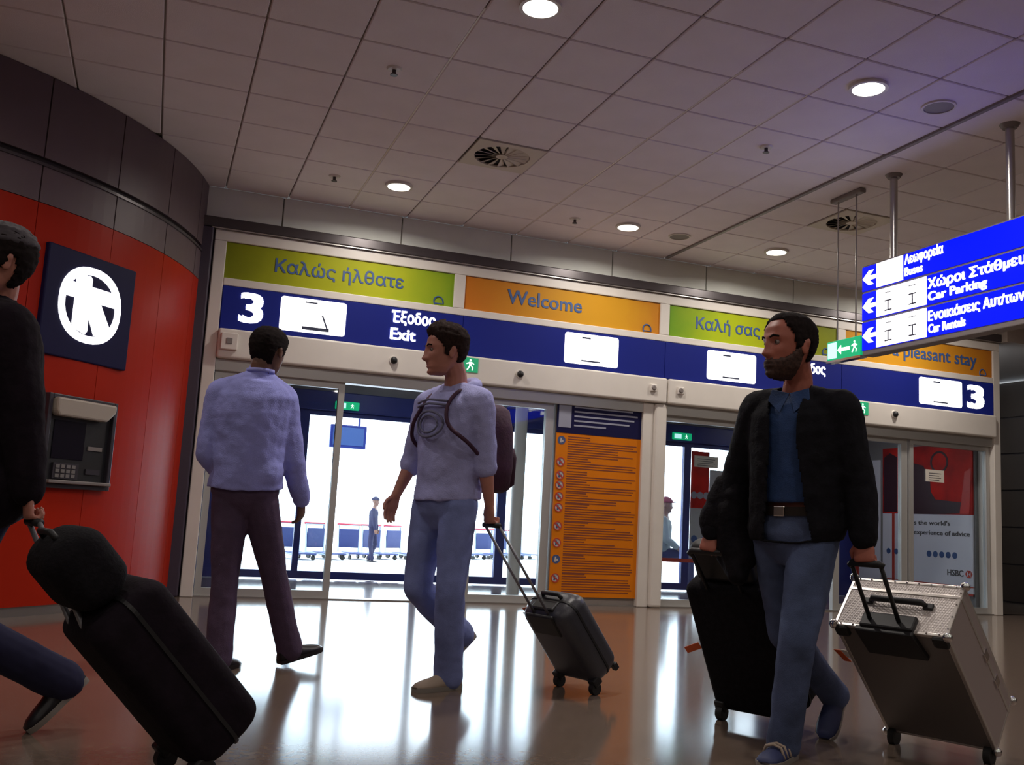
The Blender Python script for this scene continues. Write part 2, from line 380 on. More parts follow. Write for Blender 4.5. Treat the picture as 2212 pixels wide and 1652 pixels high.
# ================================================================== SIGNS ON THE FACADE
def banner(x0, x1, txt, m, label, tw, tx, tz):
    t = thing('welcome_banner', label, 'banner', (x0, 9.47, 2.995), 'welcome banners over the doors')
    MB().box(x0, x1, 9.45, 9.475, 2.992, 3.342).build('panel', m, t)
    text_mb(txt, (tx, 9.45, tz), X, Z, -Y, width=tw, depth=.004, bold=.014).build('lettering', 'ink_blue', t)
    # little swirl emblem in the lower right corner
    sw = MB(); P = [(x1-.16+.055*math.cos(a)*(1-.06*a), 9.447, 3.03+.06*math.sin(a)*(1-.06*a)) for a in [i*.35 for i in range(-1, 12)]]
    sw.tube(P, .008, 6); sw.tube([(x1-.20, 9.447, 3.012), (x1-.12, 9.447, 3.012)], .006, 6)
    sw.build('emblem', 'ink_blue', t); return t
banner(.45, 2.735, 'Καλώς ήλθατε', 'banner_green_a', 'green welcome banner reading Καλώς ήλθατε, leftmost of the row', 1.28, .92, 3.115)
banner(2.855, 5.15, 'Welcome', 'banner_orange_a', 'orange banner reading Welcome above the left doors', .86, 3.33, 3.115)
banner(5.27, 7.565, 'Καλή σας διαμονή', 'banner_green_b', 'green banner reading Καλή σας διαμονή behind the bearded man', 1.62, 5.62, 3.115)
banner(7.685, 9.995, 'Have a pleasant stay', 'banner_orange_b', 'orange banner with pleasant stay lettering partly behind the hanging sign', 1.86, 7.88, 3.115)
band = thing('sign_band', 'long navy sign band with lit numbers and pictograms above the doors', 'sign', (.45, 9.45, 2.5))
for a, b in ((.455, 2.85), (2.855, 5.22), (5.225, 7.62), (7.625, 9.995)): MB().box(a, b, 9.425, 9.475, 2.5, 2.91).build('sign_panel', 'bandblue', band, bevel=.004, seg=1)
text_mb('3', (.635, 9.425, 2.585), X, Z, -Y, height=.40, width=.19, depth=.006, bold=.035).build('numeral', 'lit_white', band)
text_mb('3', (9.585, 9.425, 2.575), X, Z, -Y, height=.40, width=.22, depth=.006, bold=.05).build('numeral', 'lit_white', band)
def rrect(w, h, r, n=4):
    P = []
    for cx, cy, a0 in ((w/2-r, h/2-r, 0), (-w/2+r, h/2-r, 90), (-w/2+r, -h/2+r, 180), (w/2-r, -h/2+r, 270)):
        P += [(cx+r*math.cos(ang(a0+90*i/n)), cy+r*math.sin(ang(a0+90*i/n))) for i in range(n+1)]
    return P
for k, (x0, x1) in enumerate(((1.0, 1.64), (4.0, 4.64), (5.76, 6.41), (8.79, 9.47))):
    p = MB().prism(rrect(x1-x0, .335, .03), ((x0+x1)/2, 9.425, 2.715), X, Z, -Y, .006).build('pictogram', 'lit_white', band)
    c = (x0+x1)/2; bars = [(-.085, .03, 2.84, 2.852), (-.10, .16, 2.575, 2.605)] if k == 0 else [(-.12, -.02, 2.83, 2.848), (-.12, .10, 2.58, 2.595)]
    for a, b, z0, z1 in bars: MB().box(c+a, c+b, 9.412, 9.419, z0, z1).build('marking', 'lit_grey', p)
    if k == 0: MB().prism([(.08, .03), (.095, .03), (.15, -.1), (.135, -.1)], (c, 9.419, 2.70), X, Z, -Y, .007).build('marking', 'lit_grey', p)
for tx in (2.10, 6.93):
    text_mb('Έξοδος', (tx, 9.425, 2.76), X, Z, -Y, height=.165, width=.45, depth=.006, bold=.03).build('lettering', 'lit_white', band)
    text_mb('Exit', (tx, 9.425, 2.585), X, Z, -Y, height=.165, width=.255, depth=.006, bold=.03).build('lettering', 'lit_white', band)
# sensors, stickers and boxes on the door headers
def sensor(x, z, label):
    t = thing('door_sensor', label, 'sensor', (x, 9.38, z), 'round black sensors on the door headers')
    MB().disc((x, 9.385, z), (0, -1, 0), .05, .045, .02).build('base', 'lamp_trim', t, 'auto'); MB().ball((x, 9.362, z), .036).build('dome', 'black', t, True)
sensor(2.14, 2.36, 'round black door sensor left of the hooded man'); sensor(3.49, 2.36, 'round black door sensor right of the hooded man'); sensor(8.37, 2.37, 'round black door sensor over the poster doors')
def detector(x, label):
    t = thing('smoke_detector', label, 'detector', (x, 9.38, 2.37), 'small square detectors beside the central post')
    MB().box(x-.04, x+.04, 9.355, 9.382, 2.33, 2.41).build('base', 'white_metal', t, bevel=.008); MB().disc((x, 9.355, 2.37), (0, -1, 0), .03, .02, .012).build('lens', 'housing', t, 'auto')
detector(5.06, 'small square detector left of the central post top'); detector(5.40, 'small square detector right of the central post top')
t = thing('switch_box', 'small white switch box at left end of door header', 'switch box', (.55, 9.38, 2.35))
MB().box(.475, .63, 9.345, 9.382, 2.29, 2.45).build('box', 'white_metal', t, bevel=.008); MB().box(.525, .58, 9.338, 9.345, 2.345, 2.40).build('key_switch', 'housing', t, bevel=.003)
def run_man(mb, o, ex, ez, n, s):
    """little running figure of an exit pictogram"""
    mb.prism([(s*.13*math.cos(a*.785), s*.13*math.sin(a*.785)) for a in range(8)], V(o)+V(ez)*s*.62, ex, ez, n, .003)
    for P in ([(-.15, .42), (.2, .42), (.12, -.05), (-.15, -.05)], [(.05, .42), (.18, .42), (.5, .18), (.42, .08)], [(-.1, .42), (-.5, .25), (-.48, .12), (-.05, .25)], [(-.12, 0), (.05, 0), (-.3, -.6), (-.45, -.55)], [(0, 0), (.14, 0), (.4, -.25), (.3, -.62), (.2, -.6), (.25, -.28)]):
        mb.prism([(a*s, b*s) for a, b in P], o, ex, ez, n, .003)
    return mb
for x, lb in ((2.94, 'green exit sticker on the left door header'), (7.89, 'green exit sticker on the right door header')):
    t = thing('exit_sticker', lb, 'sign', (x, 9.37, 2.40), 'green exit stickers on the headers')
    MB().box(x-.085, x+.085, 9.372, 9.380, 2.325, 2.475).build('plate', 'sticker_green', t); run_man(MB(), (x, 9.372, 2.395), X, Z, -Y, .085).build('running_figure', 'exit_white', t)
# rules notice between the doors
t = thing('rules_notice', 'tall orange rules notice with navy head between the doors', 'notice', (3.98, 9.5, .08))
MB().box(3.985, 4.99, 9.49, 9.51, .085, 1.80).build('sheet', 'notice_orange', t); MB().box(3.985, 4.988, 9.487, 9.51, 1.80, 2.19).build('heading', 'notice_navy', t)
tx = MB()
for i in range(6): tx.box(4.18, 4.18+[.74, .70, .76, .72, .66, .38][i], 9.4845, 9.487, 2.13-.05*i, 2.148-.05*i)
tx.build('heading_lines', 'notice_text', t); MB().box(4.0, 4.145, 9.4845, 9.487, 1.86, 2.14).build('crest', 'notice_text', t)
zs = [1.72, 1.49, 1.35, 1.245, 1.124, 1.008, .815, .64, .47, .277]; tx = MB()
circ = [(math.cos(i*math.pi/12), math.sin(i*math.pi/12)) for i in range(24)]
for i, z in enumerate(zs):
    bl = i in (0, 8)
    d = MB().disc((4.045, 9.49, z), (0, -1, 0), .046, .046, .002).build('icon', 'icon_blue' if bl else 'icon_disc', t)
    g = MB(); o = (4.045, 9.488, z)
    g.prism([(-.02, -.025), (.0, -.025), (.004, .02), (-.012, .028)], o, X, Z, -Y, .001); g.prism([(.004, -.02), (.024, -.012), (.018, .006), (.006, .004)], o, X, Z, -Y, .001)
    g.build('glyph', 'icon_disc' if bl else 'icon_blue', d)
    if not bl:
        r = MB().ring2d(o, X, Z, -Y, [(.048*a, .048*b) for a, b in circ], [(.038*a, .038*b) for a, b in circ], .0035)
        r.prism([(-.037, .024), (-.027, .034), (.037, -.024), (.027, -.034)], o, X, Z, -Y, .0025); r.build('prohibition_ring', 'icon_red', d)
    zt = z+.05; zn = (zs[i+1]+.06) if i < 9 else .12; k = 0; rr = random.Random(i)
    while zt > zn:
        L = rr.choice([.24, .26, .28]) if k < 2 else rr.choice([.82, .8, .78, .6, .83])
        tx.box(4.12, 4.12+L, 9.4885, 9.49, zt-.011, zt); zt -= .026; k += 1
o = tx.build('text_lines', 'ink_brown', t); o['kind'] = 'stuff'
# bank poster on the end wall of the vestibule (faces -x)
PXW = 9.947; NX = -X; RY_ = -Y
t = thing('bank_poster', 'bank poster with red picture over white text behind the right doors', 'poster', (PXW, 10.4, .2))
MB().box(PXW-.02, PXW, 9.72, 11.36, .2, 1.23).build('text_sheet', 'poster_white', t); pic = MB().box(PXW-.022, PXW, 9.72, 11.36, 1.23, 2.16).build('picture', 'poster_red', t)
sil = MB(); o = V((PXW-.022, 10.85, 1.23))
sil.prism([(0, .0), (0, .55), (.1, .7), (.28, .66), (.40, .5), (.42, .3), (.5, .2), (.95, .16), (.95, .02), (.5, 0)], o, RY_, Z, NX, .002); sil.prism([(-.28, .02), (-.28, .8), (-.16, .86), (-.02, .8), (-.02, .02)], o-V((0, -.2, 0)), RY_, Z, NX, .002)
sil.build('silhouette', 'poster_dark', pic)
MB().prism([(0, 0), (.09, .55), (.2, .6), (.16, .0)], (PXW-.022, 9.93, 1.24), RY_, Z, NX, .003).build('red_shape', 'poster_red2', pic)
MB().ring2d((PXW-.022, 10.28, 1.93), RY_, Z, NX, [(.16*a, .15*b) for a, b in circ], [(.13*a, .12*b) for a, b in circ], .003).build('circle', 'poster_dark', pic)
def ptext(s, y, z, h, w, m, dep=.002): return text_mb(s, (PXW-.02, y, z), RY_, Z, NX, height=h, width=w, depth=dep, bold=.02).build('lettering', m, t)
ptext('This is the world’s', 11.02, 1.085, .085, .92, 'ink_grey'); ptext('most experience of advice', 11.02, .955, .085, 1.25, 'ink_grey'); ptext('HSBC', 10.15, .44, .11, .27, 'ink_grey')
hx = MB(); o = V((PXW-.02, 9.79, .475))
for P in ([(-.06, 0), (-.03, .045), (-.03, -.045)], [(.06, 0), (.03, .045), (.03, -.045)], [(-.03, .045), (.03, .045), (0, 0)], [(-.03, -.045), (.03, -.045), (0, 0)]): hx.prism(P, o, RY_, Z, NX, .003)
hx.build('emblem', 'icon_red', t)
for k in range(5): MB().disc((PXW-.02, 10.47-.112*k, .70), NX, .042, .042, .003).build('globe', 'ink_blue', t)
for k in range(2): MB().disc((PXW-.02, 11.24-.15*k, .70), NX, .04, .04, .003).build('globe', 'ink_blue', t)
MB().box(PXW-.023, PXW, 11.12, 11.17, .2, 1.23).build('red_stripe', 'icon_red', t); MB().box(PXW-.023, PXW, 9.72, 11.36, .305, .318).build('red_stripe', 'icon_red', t); MB().box(PXW-.024, PXW, 9.72, 9.84, .2, .23).build('red_stripe', 'icon_red', t)
t = thing('bank_poster', 'bank poster copy standing for its glass reflection, red left edge, vestibule end', 'poster', (PXW, 11.6, .2))  # copy of the poster put in for its reflection in the glass
MB().box(PXW-.02, PXW, 11.42, 11.94, .2, 2.0).build('text_sheet', 'poster_white', t); MB().box(PXW-.023, PXW-.02, 11.86, 11.94, .2, 2.0).build('red_stripe', 'icon_red', t); MB().disc((PXW-.02, 11.72, .70), NX, .04, .04, .003).build('globe', 'ink_blue', t)
# paper sheets taped to panes
def sheet(x0, x1, z0, z1, y, label):
    t = thing('paper_notice', label, 'notice', ((x0+x1)/2, y, z0), 'paper notices taped on the doors'); MB().box(x0, x1, y-.003, y, z0, z1).build('sheet', 'paper', t)
    q = MB()
    for i in range(4): q.box(x0+.05, x1-.05-.03*(i % 2), y-.0045, y-.003, z1-.04-(z1-z0-.04)*i/4-.008, z1-.04-(z1-z0-.04)*i/4)
    q.build('print_lines', 'ink_grey', t)
sheet(7.17, 7.56, 1.73, 1.89, OY-.001, 'white paper notice on the blue outer door'); sheet(8.98, 9.27, 1.60, 1.75, 9.523, 'cream paper notice taped over the red poster')
# decals on the outer door at right
t = thing('door_decal', 'frosted advertising decal covering the blue outer door', 'decal', (7.2, OY, .2))
MB().box(7.13, 8.27, OY-.0005, OY+.012, .45, 1.15).build('frosted_sheet', 'glassdecal', t); MB().box(7.13, 7.42, OY-.0005, OY+.012, 1.15, 1.95).build('red_picture', 'poster_red', t); MB().box(7.43, 8.27, OY-.0005, OY+.012, 1.15, 1.7).build('frosted_sheet', 'glassdecal', t)
MB().box(6.66, 8.27, OY-.003, OY-.0005, .39, .44).build('red_stripe', 'icon_red', t)
for k in range(5): MB().disc((7.2+.17*k, OY, .72), -Y, .05, .05, .003).build('globe', 'ink_blue', t)
for k in range(3): MB().disc((7.18+.1*k, OY, 1.33), -Y, .05, .05, .003).build('pale_globe', 'notice_text', t)
# exit signs above the outer doors
for x, lb in ((2.18, 'lit green exit sign above the left outer doors'), (6.92, 'lit green exit sign above the right outer doors')):
    t = thing('exit_sign', lb, 'exit sign', (x, OY-.09, 2.13), 'exit signs in the vestibule')
    MB().box(x-.15, x+.15, OY-.09, OY-.05, 2.085, 2.185).build('light_box', 'exit_green', t, bevel=.01)
    run_man(MB(), (x+.06, OY-.09, 2.13), X, Z, -Y, .045).build('running_figure', 'exit_white', t); MB().box(x-.13, x-.02, OY-.093, OY-.09, 2.1, 2.165).build('door_symbol', 'exit_pale', t)
# ================================================================== HANGING SIGNS
t = thing('direction_sign', 'hanging blue lit direction sign with white left arrows', 'sign', (5.54, 5.4, 2.4))
SY0, SY1 = 3.9, 6.525
MB().box(5.485, 5.60, SY0, SY1, 2.375, 3.15).build('housing', 'housing', t, bevel=.008)
rowz = [(2.925, 3.135), (2.675, 2.905), (2.42, 2.655)]
words = [('Λεωφορεία', 'Buses'), ('Χώροι Στάθμευσης', 'Car Parking'), ('Ενοικιάσεις Αυτ/των', 'Car Rentals')]
ws = [(.40, .19), (1.12, .56), (.88, .36)]
for (z0, z1), (w1, w2), (a, b), n in zip(rowz, words, ws, (1, 2, 2)):
    row = MB().box(5.478, 5.486, SY0, SY1-.005, z0, z1).build('sign_row', 'sign_blue', t)
    zc = (z0+z1)/2
    MB().prism([(0, 0), (.075, .062), (.135, .062), (.085, .018), (.175, .018), (.175, -.018), (.085, -.018), (.135, -.062), (.075, -.062)], (5.478, SY1-.012, zc), RY_, Z, NX, .004).build('arrow', 'lit_white', row)
    y1 = 6.345; y0 = 6.04 if n == 1 else 5.79
    MB().box(5.473, 5.478, y0, y1, z0+.004, z1-.002).build('pictogram', 'lit_white', row)
    if n == 2:
        mk = MB()
        for yc in (6.345-.14, 6.345-.41):
            for P in ([(-.04, .01), (.04, .01), (.04, .0), (-.04, .0)], [(-.04, -.07), (.04, -.07), (.04, -.08), (-.04, -.08)], [(-.006, .0), (.006, .0), (.006, -.07), (-.006, -.07)], [(-.04, .075), (.035, .075), (.035, .07), (-.04, .07)]):
                mk.prism(P, (5.473, yc, zc), RY_, Z, NX, .002)
        mk.build('marking', 'ink_navy', row)
    text_mb(w1, (5.478, y0-.02, z0+.125), RY_, Z, NX, height=.105, width=a, depth=.004, bold=.03).build('lettering', 'lit_white', row)
    text_mb(w2, (5.478, y0-.02, z0+.03), RY_, Z, NX, height=.095, width=b, depth=.004, bold=.03).build('lettering', 'lit_white', row)
for y in (6.22, 5.05):
    MB().tube([(5.545, y, 3.14), (5.545, y, CEIL)], .03, 16).build('pole', 'steel', t, 'auto'); MB().disc((5.545, y, CEIL), (0, 0, -1), .07, .05, .03).build('flange', 'housing', t, 'auto')
t = thing('exit_sign', 'hanging green exit sign beside the blue direction sign', 'exit sign', (5.54, 6.8, 2.39))
MB().box(5.50, 5.56, 6.565, 7.0, 2.395, 2.565).build('light_box', 'exit_green', t, bevel=.006); MB().box(5.496, 5.50, 6.87, 6.985, 2.41, 2.55).build('door_symbol', 'exit_pale', t)
MB().prism([(0, 0), (.05, .04), (.05, .015), (.16, .015), (.16, -.015), (.05, -.015), (.05, -.04)], (5.5, 6.86, 2.475), RY_, Z, NX, .004).build('arrow', 'exit_white', t)
run_man(MB(), (5.5, 6.64, 2.475), RY_, Z, NX, .075).build('running_figure', 'exit_white', t); MB().box(5.495, 5.565, 6.56, 7.005, 2.375, 2.395).build('bottom_rail', 'chrome', t)
for y in (6.66, 6.9): MB().tube([(5.53, y, 2.565), (5.53, y, CEIL-.02)], .007, 8).build('rod', 'steel', t)
MB().box(5.50, 5.57, 6.58, 6.98, CEIL-.04, CEIL).build('bracket', 'housing', t, bevel=.01)
# ================================================================== CEILING FITTINGS
def lamp(x, y, label):
    t = thing('downlight', label, 'ceiling light', (x, y, CEIL-.03), 'round downlights in the ceiling')
    MB().ring2d((x, y, CEIL-.022), X, Y, Z, [(.128*a, .128*b) for a, b in circ], [(.105*a, .105*b) for a, b in circ], .022).build('trim_ring', 'lamp_trim', t)
    MB().disc((x, y, CEIL-.012), Z, .105, .105, .011).build('diffuser', 'lamp_glow', t)
for (x, y), lb in zip(LAMPS, ['bright round downlight cut by the top edge of the photo', 'bright round downlight at upper right of the ceiling', 'bright round downlight above the green banner, leftmost in the back row', 'bright round downlight in the middle of the back row', 'bright round downlight at right end of the back row']): lamp(x, y, lb)
def vent(x, y, label):
    t = thing('swirl_vent', label, 'vent', (x, y, CEIL-.01), 'square swirl air diffusers')
    sq = []
    for i in range(24):
        a = i*math.pi/12; k = .292/max(abs(math.cos(a)), abs(math.sin(a))); sq.append((k*math.cos(a), k*math.sin(a)))
    MB().ring2d((x, y, CEIL-.008), X, Y, Z, sq, [(.235*a, .235*b) for a, b in circ], .014).build('face_plate', 'vent_white', t)
    MB().disc((x, y, CEIL+.012), Z, .24, .24, .006).build('recess', 'vent_dark', t)
    for k in range(16):
        a = k*math.pi/8+.1; c, s = V((math.cos(a), math.sin(a), 0)), V((-math.sin(a), math.cos(a), 0))
        m = MB(); A = [c*.045-s*.006, c*.23-s*.03, c*.23+s*.03, c*.045+s*.006]; zz = (.012, .012, -.006, -.006); o = V((x, y, CEIL-.002))
        m.pts([o+p+Z*h for p, h in zip(A, zz)]+[o+p+Z*(h+.003) for p, h in zip(A, zz)], [(0, 1, 2, 3), (7, 6, 5, 4), (0, 4, 5, 1), (1, 5, 6, 2), (2, 6, 7, 3), (3, 7, 4, 0)])
        m.build('blade', 'vent_white', t)
    MB().disc((x, y, CEIL-.008), Z, .05, .05, .016).build('hub', 'vent_white', t)
vent(*VENTS[0], 'square swirl air diffuser in the middle of the ceiling'); vent(*VENTS[1], 'square swirl air diffuser behind the hanging sign poles')
def sprinkler(x, y, label):
    t = thing('sprinkler', label, 'sprinkler', (x, y, CEIL-.05), 'ceiling sprinklers')
    MB().disc((x, y, CEIL), (0, 0, -1), .055, .045, .012).build('rose', 'lamp_trim', t, 'auto'); MB().tube([(x, y, CEIL-.01), (x, y, CEIL-.045)], .014, 10).build('nozzle', 'darktrim', t); MB().disc((x, y, CEIL-.045), (0, 0, -1), .026, .026, .005).build('deflector', 'darktrim', t)
sprinkler(1.278, 6.224, 'small ceiling sprinkler left of the middle air diffuser'); sprinkler(4.277, 6.206, 'small ceiling sprinkler below the upper right downlight'); sprinkler(1.29, 8.599, 'small ceiling sprinkler left of the back row downlight'); sprinkler(3.715, 8.641, 'small ceiling sprinkler beside the middle back row downlight')
def speaker(x, y, label):
    t = thing('ceiling_speaker', label, 'speaker', (x, y, CEIL-.02), 'round ceiling speakers'); MB().ring2d((x, y, CEIL-.012), X, Y, Z, [(.115*a, .115*b) for a, b in circ], [(.1*a, .1*b) for a, b in circ], .012).build('rim', 'lamp_trim', t); MB().disc((x, y, CEIL-.006), Z, .1, .1, .006).build('grille', 'housing', t)
speaker(4.888, 5.044, 'round grey ceiling speaker near the upper right downlight'); speaker(4.906, 8.632, 'round grey ceiling speaker in the back row')
# ================================================================== BOOTH SIGN AND CASH MACHINE
def tang(a): c, s = math.cos(ang(a)), math.sin(ang(a)); return V((c, s, 0)), V((-s, c, 0))
n_, e_ = tang(-41.5); P0 = DC+n_*(DR+.012)
t = thing('booth_sign', 'navy square sign with lit white ringed emblem on orange booth', 'sign', P0+Z*1.85)
MB(Matrix(((e_.x, n_.x, 0, P0.x), (e_.y, n_.y, 0, P0.y), (0, 0, 1, 0), (0, 0, 0, 1)))).box(-.435, .435, -.10, .0, 1.855, 2.665).build('board', 'notice_navy', t, bevel=.01)
C0 = P0+Z*2.285
def sup(a, b, n, k=36): return [(a*math.copysign(abs(math.cos(i*2*math.pi/k))**(2/n), math.cos(i*2*math.pi/k)), b*math.copysign(abs(math.sin(i*2*math.pi/k))**(2/n), math.sin(i*2*math.pi/k))) for i in range(k)]
lg = MB().ring2d(C0, e_, Z, n_, sup(.305, .29, 2.25), sup(.248, .232, 2.1), .008)
for Pq in ([(-.16, .20), (-.145, .22), (-.03, .22), (-.01, .20), (-.01, -.20), (-.03, -.225), (-.12, -.2), (-.16, -.17)], [(-.26, .145), (.26, .145), (.26, .03), (-.26, .03)], [(-.03, .04), (.09, .04), (.215, -.145), (.14, -.21), (.06, -.22), (-.02, -.07)]): lg.prism(Pq, C0, e_, Z, n_, .0075)
lg.build('emblem', 'lit_white', t)
n_, e_ = tang(-41.0); P0 = DC+n_*DR
MT = Matrix(((e_.x, n_.x, 0, P0.x), (e_.y, n_.y, 0, P0.y), (0, 0, 1, 0), (0, 0, 0, 1)))
mat('atm_frame', (.035, .03, .04), .4); mat('atm_hood', (.42, .36, .30), .5); mat('atm_screen', (.012, .010, .018), .15)
t = thing('cash_machine', 'dark cash machine with pale hood set in the orange booth', 'cash machine', P0+Z*.9)
f = MB(MT); f.box(-.335, -.30, -.02, .045, .905, 1.585); f.box(.30, .335, -.02, .045, .905, 1.585); f.box(-.30, .30, -.02, .045, .905, .94); f.box(-.30, .30, -.02, .045, 1.55, 1.585); f.build('frame', 'atm_frame', t, bevel=.006)
MB(MT).box(-.30, .30, -.02, .012, .94, 1.55).build('fascia', 'black', t)
h = MB(MT); h.prism([(-.29, 1.56), (.285, 1.56), (.285, 1.50), (.20, 1.425), (-.27, 1.425), (-.29, 1.46)], (0, .012, 0), X, Z, Y, .075); h.build('hood', 'atm_hood', t, bevel=.015)
MB(MT).box(-.24, .06, .012, .018, 1.12, 1.40).build('screen', 'atm_screen', t); k_ = MB(MT).box(-.22, .02, .012, .03, .975, 1.09).build('keypad', 'atm_frame', t)
for i in range(4):
    for j in range(3): MB(MT).box(-.20+.05*i, -.165+.05*i, .03, .036, .985+.034*j, 1.01+.034*j).build('key', 'steel', k_)
MB(MT).box(-.30, .30, .012, .09, .94, .965).build('ledge', 'housing', t, bevel=.006); MB(MT).box(.10, .24, .012, .022, 1.2, 1.23).build('card_slot', 'housing', t); MB(MT).box(.10, .24, .012, .022, 1.02, 1.06).build('cash_slot', 'atm_frame', t)
# ================================================================== OUTDOORS
t = thing('flight_display', 'blue hanging display seen outside through the left doors', 'display', (2.6, 14, 1.72))
MB().box(2.34, 2.87, 13.98, 14.06, 1.74, 2.075).build('casing', 'vest_blue', t, bevel=.012); MB().box(2.38, 2.83, 13.972, 13.98, 1.78, 2.04).build('screen', 'ink_blue', t)
for x in (2.45, 2.76): MB().tube([(x, 14.02, 2.07), (x, 14.02, 3.6)], .018).build('hanger', 'vest_blue', t)
# deep canopy over the kerb that carries the display
struct(MB().box(-4, 14, OY+.1, 14.6, 3.6, 3.75).build('trim_14', 'vest_white'))
mat('cart_blue', (.02, .035, .14), .5); mat('cart_red', (.45, .02, .05), .4); mat('cart_steel', (.30, .36, .46), .35, metal=.6)
def cart(m):
    t = thing('baggage_trolley', '', 'trolley', (0, 0, 0), 'baggage trolleys parked outside'); t.scale = (.8, .8, .62)
    f = MB(); f.tube([(-.25, -.3, .14), (-.25, .45, .18), (-.25, .5, .95), (.25, .5, .95), (.25, .45, .18), (.25, -.3, .14)], .025, 8); f.build('frame', 'cart_steel', t, True)
    MB().box(-.26, .26, -.34, .42, .15, .19).build('platform', m, t, bevel=.015); MB().box(-.24, .24, .44, .47, .3, .85).build('back_plate', m, t, bevel=.02)
    MB().tube([(-.28, .52, .98), (.28, .52, .98)], .03, 10).build('handle', 'cart_red', t, True)
    for p in ((-.22, -.25), (.22, -.25), (-.22, .38), (.22, .38)): MB().tube([(p[0]-.02, p[1], .065), (p[0]+.02, p[1], .065)], .065, 12).build('wheel', 'rubber', t, 'auto')
    return t
proto = None; spots = [(2.45+.56*i, 16.9+.36*i, w) for i, w in enumerate(['leftmost', 'second from left', 'third from left', 'fourth from left', 'fifth from left', 'sixth from left', 'seventh from left', 'eighth from left', 'ninth from left', 'tenth from left', 'rightmost'])]
for i, (x, y, w) in enumerate(spots):
    lb = 'blue baggage trolley outside, %s of the parked row' % w
    if not proto: c_ = proto = cart('cart_blue'); proto.location = (x, y, -.02); proto['label'] = lb
    else: c_ = copy_tree(proto, (x, y, -.02), lb)
    c_.rotation_euler[2] = .35+.2*math.sin(i*2.1)
t = thing('bench', 'dark bench outside the right doors with two people on it', 'bench', (7.65, 13.55, -.02))
for i in range(4): MB().box(6.7, 8.6, 13.32+.11*i, 13.42+.11*i, .35, .38).build('slat', 'cart_steel', t, bevel=.006)
for x in (6.9, 8.4):
    MB().box(x-.03, x+.03, 13.33, 13.73, .31, .35).build('bearer', 'darktrim', t); MB().box(x-.03, x+.03, 13.4, 13.66, -.02, .31).build('leg', 'darktrim', t)
# ================================================================== PEOPLE
def evald(ob, mods, voxel=None):
    dg = bpy.context.evaluated_depsgraph_get(); dg.update()
    me = bpy.data.meshes.new_from_object(ob.evaluated_get(dg)); return me
TEX = {}
def clouds(sc):
    if sc not in TEX:
        x = bpy.data.textures.new('folds', 'CLOUDS'); x.noise_scale = sc; x.noise_depth = 2; TEX[sc] = x
    return TEX[sc]
def fuse(mb, name, m, parent, voxel=.006, smooth=4, fold=0, fsc=.09, cut=None, thick=0):
    """joins overlapping volumes into one continuous skin"""
    off = ORG[parent.name]; me = mb.mesh('tmp', off); ob = bpy.data.objects.new('tmp', me); col.objects.link(ob)
    a = ob.modifiers.new('r', 'REMESH'); a.mode = 'VOXEL'; a.voxel_size = voxel
    if smooth: b = ob.modifiers.new('s', 'SMOOTH'); b.factor = .5; b.iterations = smooth
    if fold:
        d = ob.modifiers.new('d', 'DISPLACE'); d.texture = clouds(fsc); d.strength = fold; d.mid_level = .5; d.texture_coords = 'LOCAL'
    e = evald(ob, None); bpy.data.objects.remove(ob); bpy.data.meshes.remove(me)
    if cut:
        bm = bmesh.new(); bm.from_mesh(e)
        bmesh.ops.delete(bm, geom=[f for f in bm.faces if cut(f.calc_center_median()+off)], context='FACES')
        bm.to_mesh(e); bm.free()
    if thick:
        ob = bpy.data.objects.new('tmp', e); col.objects.link(ob); s = ob.modifiers.new('t', 'SOLIDIFY'); s.thickness = thick; s.offset = -1
        e2 = evald(ob, None); bpy.data.objects.remove(ob); bpy.data.meshes.remove(e); e = e2
    e.name = name; return link(e, name, m, parent, off, True)
def lerp(a, b, t): return a+(b-a)*t
def smooth_path(P, k=6):
    P = [V(p) for p in P]; Q = [P[0]]+P+[P[-1]]; R = []
    for i in range(1, len(Q)-2):
        for j in range(k):
            t = j/k; a, b, c, d = Q[i-1:i+3]; R.append(.5*((2*b)+(c-a)*t+(2*a-5*b+4*c-d)*t*t+(3*b-a-3*c+d)*t**3))
    return R+[P[-1]]
def chain(mb, P, R, n=14, ball=True):
    """tapered limb through points with smooth radii"""
    P = [V(p) for p in P]
    for i in range(len(P)-1): mb.tube([P[i], P[i+1]], [R[i], R[i+1]], n)
    if ball:
        for p, r in zip(P, R): mb.ball(p, r*.99, n, 9)
def limb(mb, a, b, c, ra, rm, rb, rc1, rc):
    a, b, c = V(a), V(b), V(c)
    chain(mb, [a, lerp(a, b, .5), b, lerp(b, c, .32), c], [ra, rm, rb, rc1, rc])
ZS = [-.118, -.105, -.08, -.05, -.02, .02, .06, .09, .108, .118]
HA = [.014, .036, .052, .061, .069, .076, .077, .063, .042, .006]
HF = [.070, .080, .084, .085, .088, .093, .089, .069, .045, .006]
HB = [-.02, .005, .03, .062, .088, .101, .100, .083, .055, .006]
